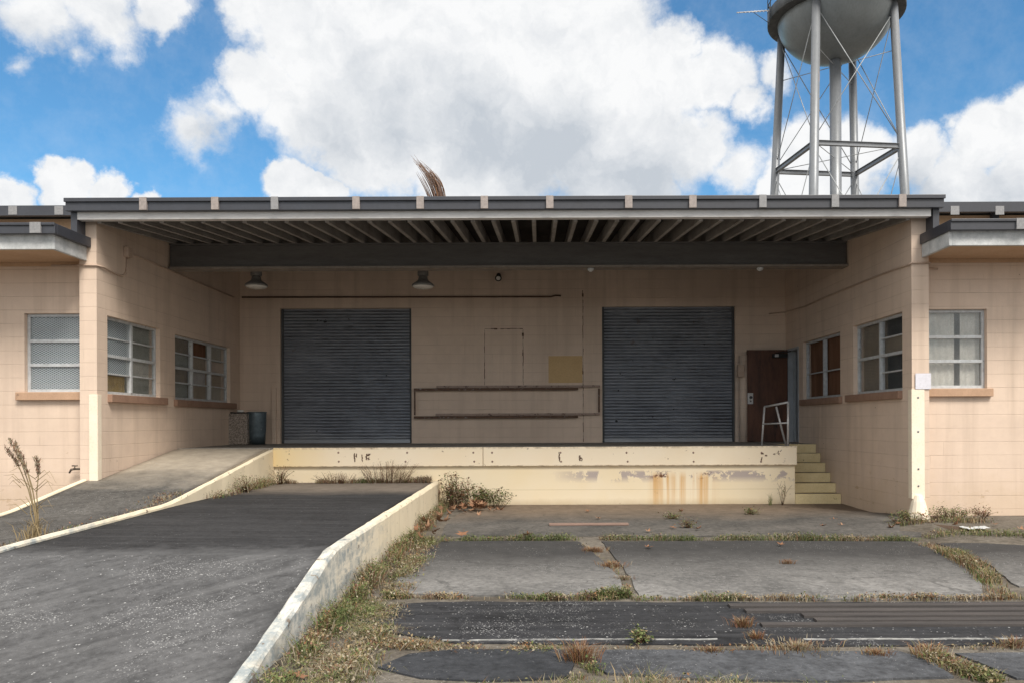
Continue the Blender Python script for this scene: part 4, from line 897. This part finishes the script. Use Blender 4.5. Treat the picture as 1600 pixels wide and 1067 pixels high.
for u, v, r_, h_, w_, lab in ((1050,810,.17,.11,(5,5,3,1,1,0,0,0),'small green weed clump on dark concrete right of the plank'),
      (1075,824,.17,.14,(3,3,2,1,.5,1,2,1),'green and brown weed clump nearest the grassy joint by the dock'),
      (1173,803,.12,.12,(5,5,2,.5,.3,0,0,0),'little bright green weed near the right end of the dock wall'),
      (975,1002,.0,.0,None,None), (1000,1003,.035,.11,(4,5,3,1,0,0,0,0),'single upright green sprig in the white line of the asphalt'),
      (1222,788,.28,.52,(2,3,2,1,.5,1,2,1),'spindly sparse weed against the dock wall end by the steps'),
      (118,762,.0,.0,None,None)):
    if lab: p = G(u, v); bush('weed', p, r_, h_, 70 if h_ > .4 else 260, w_, lab, 'weed', stems=7 if h_ > .4 else 20, ll=(.016,.035))
p = G(1203, 789); sp = MB()
for i in range(26): blade(sp, p + Vector((RND.gauss(0,.02), RND.gauss(0,.01), -.01)), RND.uniform(.12,.30), .007, RND.uniform(.1,.5), pick(GREEN))
tag(sp.build('weed', GMATS, fixn=False, uv=False), 'thin grassy green sprig against the dock wall left of the spindly weed', 'weed')
# brown tufts in the joints
TG = 'dry grass tufts in the pavement joints'
for u, v, r_, h_, w_, lab in ((908,1030,.12,.15,BROWN,'big orange brown grass tuft between the two dark near slabs'),
      (1160,978,.07,.10,BROWN,'orange brown grass tuft on the asphalt band, the upper of a pair'),
      (1182,996,.055,.07,BROWN,'small orange brown grass tuft below its twin on the asphalt band'),
      (928,860,.13,.07,BROWN,'flat reddish brown tuft at the top of the joint between the grey slabs'),
      (957,884,.13,.08,BROWN,'wide golden brown tuft midway down the joint between the grey slabs'),
      (1231,880,.06,.07,BROWN,'tiny orange tuft alone in the middle of a grey slab'),
      (975,903,.08,.045,(0,0,1,2,4,1,2,1),'greyish tuft near the low end of the grey slab joint'),
      (1368,1021,.09,.05,BROWN,'low russet tuft on the edge of the near blue grey slab'),
      (1112,1016,.10,.045,BROWN,'flat brown tuft under the broken white line'),
      (1245,1012,.22,.06,(0,0,.3,3,5,1,1,1),'wide pale straw tuft before the near slab right of the brown tuft'),
      (1585,1008,.09,.08,(0,0,1,3,2,2,1,2),'purplish dry tuft by the white line near the far right'),
      (1450,1022,.10,.10,(0,.5,1,3,2,4,1,1),'golden tuft heading the grassy joint between the near slabs')):
    p = G(u, v); t_ = MB()
    for i in range(int(230*max(.5, r_/.1))):
        a = RND.uniform(0, 2*math.pi); rr = r_*abs(RND.gauss(0, .5)); q = p + Vector((rr*math.cos(a)*1.3, rr*math.sin(a)*.9, -.02)); q.z = gz(q.x, q.y) - .01
        blade(t_, q, h_*RND.uniform(.5, 1.15), .006, RND.uniform(.2, 1.0), pick(w_), a)
    tag(t_.build('grass_tuft', GMATS, fixn=False, uv=False), lab, 'grass tuft', TG)
# tall dry reed on the footpath ramp
rp = Vector((-5.18, 8.2, PTH(8.2))); T = thing('dry_reed', 'tall dry straw coloured reed with feathery heads growing on the footpath ramp', 'reed', rp)
tips = [((14,686),0),((22,692),.2),((10,700),.1),((28,712),-.1),((57,714),.1),((40,775),.0)]
st = MB()
for i, ((u, v), k) in enumerate(tips):
    tip = P(u, v, 8.2 + k); b0 = rp + Vector((RND.uniform(-.06,.08), RND.uniform(-.06,.06), 0)); mid = b0.lerp(tip, .5) + Vector((.06 if i < 4 else .0, 0, .05))
    pts = [b0, b0.lerp(mid, .5) + Vector((.015, 0, 0)), mid, mid.lerp(tip, .5) + Vector((.02, 0, .015)), tip]; st.tube(pts, [.007,.0065,.006,.005,.003], 5)
    if i < 5:
        hd = MB()
        for _ in range(150):
            t = RND.uniform(.0, 1); c = pts[3].lerp(tip, t); 
            blade(hd, c + Vector((RND.gauss(0,.010), RND.gauss(0,.01), RND.gauss(0,.008))), RND.uniform(.02,.055), .008, RND.uniform(.3,1.2), RND.choice([4,7,4,7,3]))
        hd.build('seed_head', GMATS, T, uv=False, fixn=False)
for i in range(16):
    t = RND.uniform(.15, .8); c = rp.lerp(P(RND.choice((20,30,57)), 710, 8.2), t); a = RND.choice((-1, 1)); l = RND.uniform(.1,.25)
    st.tube([c, c + Vector((a*l*.6, RND.uniform(-.05,.05), l*.5)), c + Vector((a*l, RND.uniform(-.05,.05), l*RND.uniform(-.1,.5)))], [.004,.003,.001], 4)
for i in range(90): blade(st, rp + Vector((RND.gauss(0,.06), RND.gauss(0,.05), -.01)), RND.uniform(.08,.3), .009, RND.uniform(.1,.6), 0)
st.build('stem', M['s1'], T, uv=False, fixn=False)
# plume of bare twigs above the roof
y_ = 30.0; base = P(686, 322, y_); T = thing('bare_tree', 'bundle of bare brown twigs arching left above the canopy roof', 'tree', (base.x + .3, y_, 0))
MB().tube([(base.x + .35, y_, 0), (base.x + .28, y_, 5), (base.x + .1, y_, base.z - .6)], [.16,.12,.07], 10).build('trunk', M['b2'], T, uv=False)
tw = MB()
for i in range(95):
    s = RND.gauss(0, 1); w0 = .11*max(-2, min(2, s)); z0 = Vector((base.x + .1 + .3*w0, y_ + RND.gauss(0,.12), base.z - .6)); f = RND.uniform(.45, 1.0)
    if i > 84: f = RND.uniform(.35, .7); w0 = -.28 - .16*RND.random()
    a = P(686, 306, y_) + Vector((w0, RND.gauss(0,.15), 0)); b = P(673, 276, y_) + Vector((w0*1.0, RND.gauss(0,.2), w0*.15)); c = P(645, 247, y_) + Vector((w0*.8 + RND.gauss(0,.06), RND.gauss(0,.3), -w0*.55 + RND.gauss(0,.08)))
    pts = [z0, a]
    for t in (.25, .5, .75, 1.0):
        t *= f; pts.append(a*(1-t)**2 + (b + (b - (a + c)/2))*2*t*(1-t) + c*t*t)
    tw.tube(pts, [.016,.014,.012,.010,.007,.003], 4, m=RND.choice([0,0,1,2]))
tw.build('crown', [plain('brown_twig', (.21,.13,.10), (.13,.08,.06), 4, .8, 0), plain('grey_twig', (.27,.22,.20), (.17,.14,.125), 4, .8, 0), M['b1']], T, uv=False, fixn=False)
# fallen leaves
def leafmesh(seed, mat):
    r = random.Random(seed); out = []; n = 5; lobes = (.62, .9, 1.0, .9, .62)
    angs = [math.radians(a) for a in (-112, -58, 0, 58, 112)]; cv = r.uniform(.6, 1.6); cu = r.uniform(.3, 1.2); pts = []
    for i in range(n):
        L_ = lobes[i]*r.uniform(.85, 1.1); a = angs[i]
        pts += [(a - .34, L_*.55), (a - .16, L_*.72), (a, L_), (a + .16, L_*.72), (a + .34, L_*.55)]
        if i < n - 1: pts.append(((a + angs[i+1])/2, .36))
    pts.append((math.pi, .22)); vs = [(0, 0, 0)]
    def z(x, y): return cv*.42*(x*x) + cu*.3*(y*y) + .10*mnoise.noise(Vector((x*2.2, y*2.2, seed)))
    for q in (.5, 1.0):
        for a, l in pts: x, y = math.sin(a)*l*q, math.cos(a)*l*q; vs.append((x, y, z(x, y)))
    k = len(pts); fs = [(0, 1 + i, 1 + (i+1) % k) for i in range(k)] + [(1 + i, 1 + k + i, 1 + k + (i+1) % k, 1 + (i+1) % k) for i in range(k)]
    mb = MB(); mb.add(vs, fs, 0, True); mb.tube([(0, 0, .0), (.02, -.4, .03), (.06, -.75, .10)], [.018, .014, .012], 5)
    zm = min(p.z for p in mb.v); mb.v = [Vector((p.x*.078, p.y*.078, (p.z - zm)*.10)) for p in mb.v]
    return mb.build('dry_leaf', M[mat], uv=False, origin=(0,0,0), fixn=False)
protos = [leafmesh(i, m) for i, m in enumerate(('leaf','leaf','leafpale','leafdark','leaf','leafpale'))]
used = [False]*len(protos)
def leaf(p, size, label, group, flat=.25):
    k = RND.randrange(len(protos))
    if used[k]: o = protos[k].copy(); COL.objects.link(o)
    else: o = protos[k]; used[k] = True
    o.location = p; o.scale = (size,)*3; o.rotation_euler = (RND.uniform(-flat, flat), RND.uniform(-flat, flat), RND.uniform(0, 6.28)); tag(o, label, 'leaf', group)
LP_ = 'fallen leaves piled where the ramp wall meets the dock'
for i in range(60):
    a, r_ = RND.uniform(0, 6.28), abs(RND.gauss(0, .5)); p = Vector((-1.08 + .50*r_*math.cos(a), 13.55 + .40*r_*math.sin(a), 0)); p.x = max(p.x, -1.62)
    p.z = gz(p.x, p.y) + max(.01, .17*(1 - r_)*RND.uniform(.5, 1.1))
    leaf(p, RND.uniform(.85, 1.25), 'curled orange brown leaf heaped in the pile under the weeds at the dock wall', LP_, .7)
for i in range(15):
    u, v = [(668,838),(678,836),(690,818),(660,846),(700,812),(664,826),(683,843),(655,853),(672,828),(684,824),(696,826),(676,846),(650,840),(706,806),(690,806)][i]; p = G(u, v); p.z += .13
    leaf(p, RND.uniform(1.0, 1.5), 'large orange brown leaf caught in the grass beside the ramp wall', 'fallen leaves caught in the grass by the ramp wall', .9)
for u, v, s_, fl, lab in ((723,840,1.7,1.1,'biggest upright orange leaf standing in the grassy joint near the ramp wall'), (825,842,1.15,1.0,'orange leaf standing in the middle of the grassy joint'), (698,846,1.0,.6,'leaf at the left corner of the grey slab'),
      (1012,857,1.0,.3,'pale star shaped leaf alone on the grey slab left of the orange tuft'), (1220,853,1.0,.3,'pale leaf on the grey slab above the tiny orange tuft'), (1013,832,.9,.2,'orange leaf lying on the dark concrete just above the grassy joint'),
      (1052,826,1.0,.5,'orange leaf left of the green and brown weed clump'), (1090,828,1.1,.5,'orange leaf touching the right side of the green and brown weed clump'), (935,811,1.0,.2,'flat leaf lying just above the reddish plank'), (919,800,.9,.2,'leaf on brown stained concrete closest to the dock wall centre'),
      (1305,814,1.15,.3,'tan leaf on dark concrete below the steps'), (1285,823,.9,.2,'dark flat leaf below and left of the tan leaf near the steps'), (1317,823,.9,.3,'dark curled leaf right of the flat leaf near the steps'), (1392,826,1.2,.3,'double curled leaf before the right pier, nearest the joint'),
      (1405,818,1.0,.4,'leaf beside the weed at the foot of the right pier'), (1443,812,1.6,1.1,'orange leaf leaning upright on the concrete foot of the right pier'), (1495,818,1.6,.9,'large upright brown leaf left of the white paper'), (1556,820,1.0,.3,'leaf lying on dark soil right of the white paper'),
      (1596,829,1.1,.4,'leaf on dark soil at the far right edge'), (1172,797,.9,.5,'curled leaf beside the little bright green weed'), (1065,800,.9,.7,'small dark leaf against the dock wall below the rust runs'),
      (448,1056,1.0,.4,'dark orange leaf in the grass at the foot of the ramp wall'), (470,1060,1.0,.4,'pale orange leaf in the near grass beside its darker twin'), (530,988,.8,.6,'dark brown leaf sunk in the thatch between wall and asphalt')):
    p = G(u, v); p.z += .02 + .04*(fl > .9); leaf(p, s_, lab, 'fallen leaves lying singly on the yard', fl)
q = G(601, 748, lambda x, y: TRK(y)); q.z += .09; leaf(q, 1.5, 'round orange leaf standing among the russet weeds on the ramp top', 'fallen leaves lying singly on the yard', .3); bpy.context.scene.objects[-1]
# ================================================================ SKY, SUN, CAMERA
SUN_EL, SUN_AZ = math.radians(50), math.radians(152)
wd = bpy.data.worlds.new('World'); sc.world = wd; wd.use_nodes = True; t = NT(wd.node_tree)
sky = t.n('TexSky', sky_type='NISHITA', sun_disc=False, sun_elevation=SUN_EL, sun_rotation=SUN_AZ, altitude=0, air_density=1.0, dust_density=.4, ozone_density=3.0)
D = t.n('VectorMath', {0: t.n('TexCoord').outputs['Generated']}, operation='NORMALIZE').outputs[0]
def dirn(u, v): a, b = unroll(u, v); return Vector((a, F, b)).normalized(), math.sqrt(a*a + F*F + b*b)
def vm(op, a, b=None, out=0):
    nd = t.n('VectorMath', operation=op)
    for i, v in enumerate((a, b)):
        if v is None: continue
        if isinstance(v, bpy.types.NodeSocket): t.nt.links.new(v, nd.inputs[i])
        else: nd.inputs[i].default_value = v
    return nd.outputs[out]
w1 = t.n('TexNoise', {'Vector': D, 'Scale': 9.0, 'Detail': 8, 'Roughness': .62}).outputs['Color']
w2 = t.n('TexNoise', {'Vector': D, 'Scale': 34.0, 'Detail': 6, 'Roughness': .6}).outputs['Color']
Dw = vm('ADD', D, vm('MULTIPLY', vm('SUBTRACT', w1, (.5,.5,.5)), (.075,.075,.075)))
Dw = vm('ADD', Dw, vm('MULTIPLY', vm('SUBTRACT', w2, (.5,.5,.5)), (.022,.022,.022)))
def blobs(lst, vec):
    acc = None
    for u, v, r, k in lst:
        c, L = dirn(u, v); d = vm('DISTANCE', vec, tuple(c), 1); R_ = r/L
        s = t.m('MULTIPLY', t.m('SUBTRACT', 1.0, t.m('DIVIDE', d, R_)), k)
        acc = s if acc is None else t.m('MAXIMUM', acc, s)
    return acc
CLOUDS = [(50,15,95,.8),(150,0,100,.9),(255,10,62,1),(95,85,50,.5),(10,105,40,.4),
  (20,312,42,1.3),(105,295,44,1.4),(175,305,36,1.3),(222,322,26,1.2),
  (410,10,62,.7),(500,60,120,1),(620,40,160,1.2),(800,70,190,1.3),(900,130,180,1.3),(1020,150,115,1.2),(1050,85,60,1.2),(1115,130,70,1.1),(1160,165,45,.8),
  (410,135,62,1),(350,170,48,.45),(300,205,65,.45),(480,170,90,1),(590,200,130,1.2),(760,240,170,1.3),(960,240,150,1.3),(1080,235,80,1.1),(1150,270,62,.8),
  (450,283,46,1.3),(500,300,38,1.2),(600,303,18,.9),(652,304,18,.9),
  (1205,120,32,.6),(1250,250,66,1),(1330,245,66,1.1),(1430,250,62,1.2),(1540,215,72,1.3),(1600,190,66,1.3),(1610,285,95,1.2),(1230,300,45,1),(1500,290,90,1.2),(1300,300,80,1)]
body = blobs(CLOUDS, Dw)
nA = t.n('TexNoise', {'Vector': Dw, 'Scale': 6.0, 'Detail': 10, 'Roughness': .62}).outputs['Fac']
nE = t.n('TexNoise', {'Vector': D, 'Scale': 26.0, 'Detail': 8, 'Roughness': .66}).outputs['Fac']
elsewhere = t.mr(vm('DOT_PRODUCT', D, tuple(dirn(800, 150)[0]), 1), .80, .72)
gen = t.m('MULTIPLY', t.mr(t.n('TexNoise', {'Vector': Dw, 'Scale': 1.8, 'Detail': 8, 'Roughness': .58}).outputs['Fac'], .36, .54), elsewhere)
dens = t.m('MAXIMUM', t.m('ADD', t.m('ADD', body, t.m('MULTIPLY', t.m('SUBTRACT', nA, .5), 1.1)), t.m('MULTIPLY', t.m('SUBTRACT', nE, .5), .55)), t.m('SUBTRACT', gen, .1))
veil = t.m('MULTIPLY', t.mr(dens, -.42, .15, 0, 1, True), t.mr(nE, .42, .72, .0, .16))
alpha = t.m('MAXIMUM', t.mr(dens, -.04, .42, 0, 1, True), veil)
GREY = [(60,80,90,.6),(200,45,60,.4),(520,225,90,.7),(620,205,100,.7),(740,215,120,.9),(860,265,150,1.1),(1010,290,130,1),(560,120,70,.35),(1420,310,90,.9),(1560,310,80,.8),(330,210,60,.6),(1120,225,50,.45)]
gmask = t.mr(t.m('ADD', blobs(GREY, Dw), t.m('MULTIPLY', t.m('SUBTRACT', nA, .5), .7)), -.15, .95, 0, 1, True)
# billow relief: the same noise sampled a little towards the sun
LSUN = Vector((.35, -.25, .9)).normalized()
def relief(scale, off, detail):
    f = [t.n('TexNoise', {'Vector': v, 'Scale': scale, 'Detail': detail, 'Roughness': .6}).outputs['Fac'] for v in (Dw, vm('ADD', Dw, tuple(LSUN*off)))]
    return t.m('SUBTRACT', f[1], f[0])
rel = t.m('ADD', t.m('MULTIPLY', relief(7.0, .035, 8), 1.5), t.m('MULTIPLY', relief(19.0, .013, 7), .9))
shade = t.m('ADD', t.m('MULTIPLY', gmask, .85), rel)
shade = t.m('ADD', shade, .10, True)
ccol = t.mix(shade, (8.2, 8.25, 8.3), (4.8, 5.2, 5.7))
ccol = t.mix(1.0, ccol, t.n('CombineColor', {0: t.mr(elsewhere, 0, 1, 1, 1.35), 1: t.mr(elsewhere, 0, 1, 1, 1.29), 2: t.mr(elsewhere, 0, 1, 1, 1.2)}).outputs[0], 'MULTIPLY')  # clouds out of view brightened and warmed as added fill light
skyc = t.mix(1.0, sky.outputs[0], (.74, 1.22, 1.36), 'MULTIPLY')
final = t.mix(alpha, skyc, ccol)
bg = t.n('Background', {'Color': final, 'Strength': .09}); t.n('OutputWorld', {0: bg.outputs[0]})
sl = bpy.data.lights.new('sun', 'SUN'); sl.energy = 3.3; sl.angle = math.radians(24); sl.color = (1, .94, .84)
so = bpy.data.objects.new('sun', sl); COL.objects.link(so); so.location = (5, -10, 20)
sd = Vector((math.sin(SUN_AZ)*math.cos(SUN_EL), math.cos(SUN_AZ)*math.cos(SUN_EL), math.sin(SUN_EL)))
so.rotation_euler = sd.to_track_quat('Z', 'Y').to_euler()
cam = bpy.data.cameras.new('camera'); cam.sensor_width = 36; cam.sensor_fit = 'HORIZONTAL'; cam.lens = F/1600*36
cam.shift_x = (800 - CU)/1600; cam.shift_y = (CV - 533.5)/1600; cam.clip_end = 5000; cam.clip_start = .05
co = bpy.data.objects.new('camera', cam); COL.objects.link(co); co.location = (0, 0, CZ); co.rotation_euler = (math.radians(90), RO, 0)
sc.camera = co
sc.view_settings.view_transform = 'Standard'; sc.view_settings.look = 'None'; sc.view_settings.exposure = 0.38; sc.view_settings.gamma = 1
sc.cycles.max_bounces = 8; sc.cycles.transparent_max_bounces = 12; sc.cycles.use_denoising = True
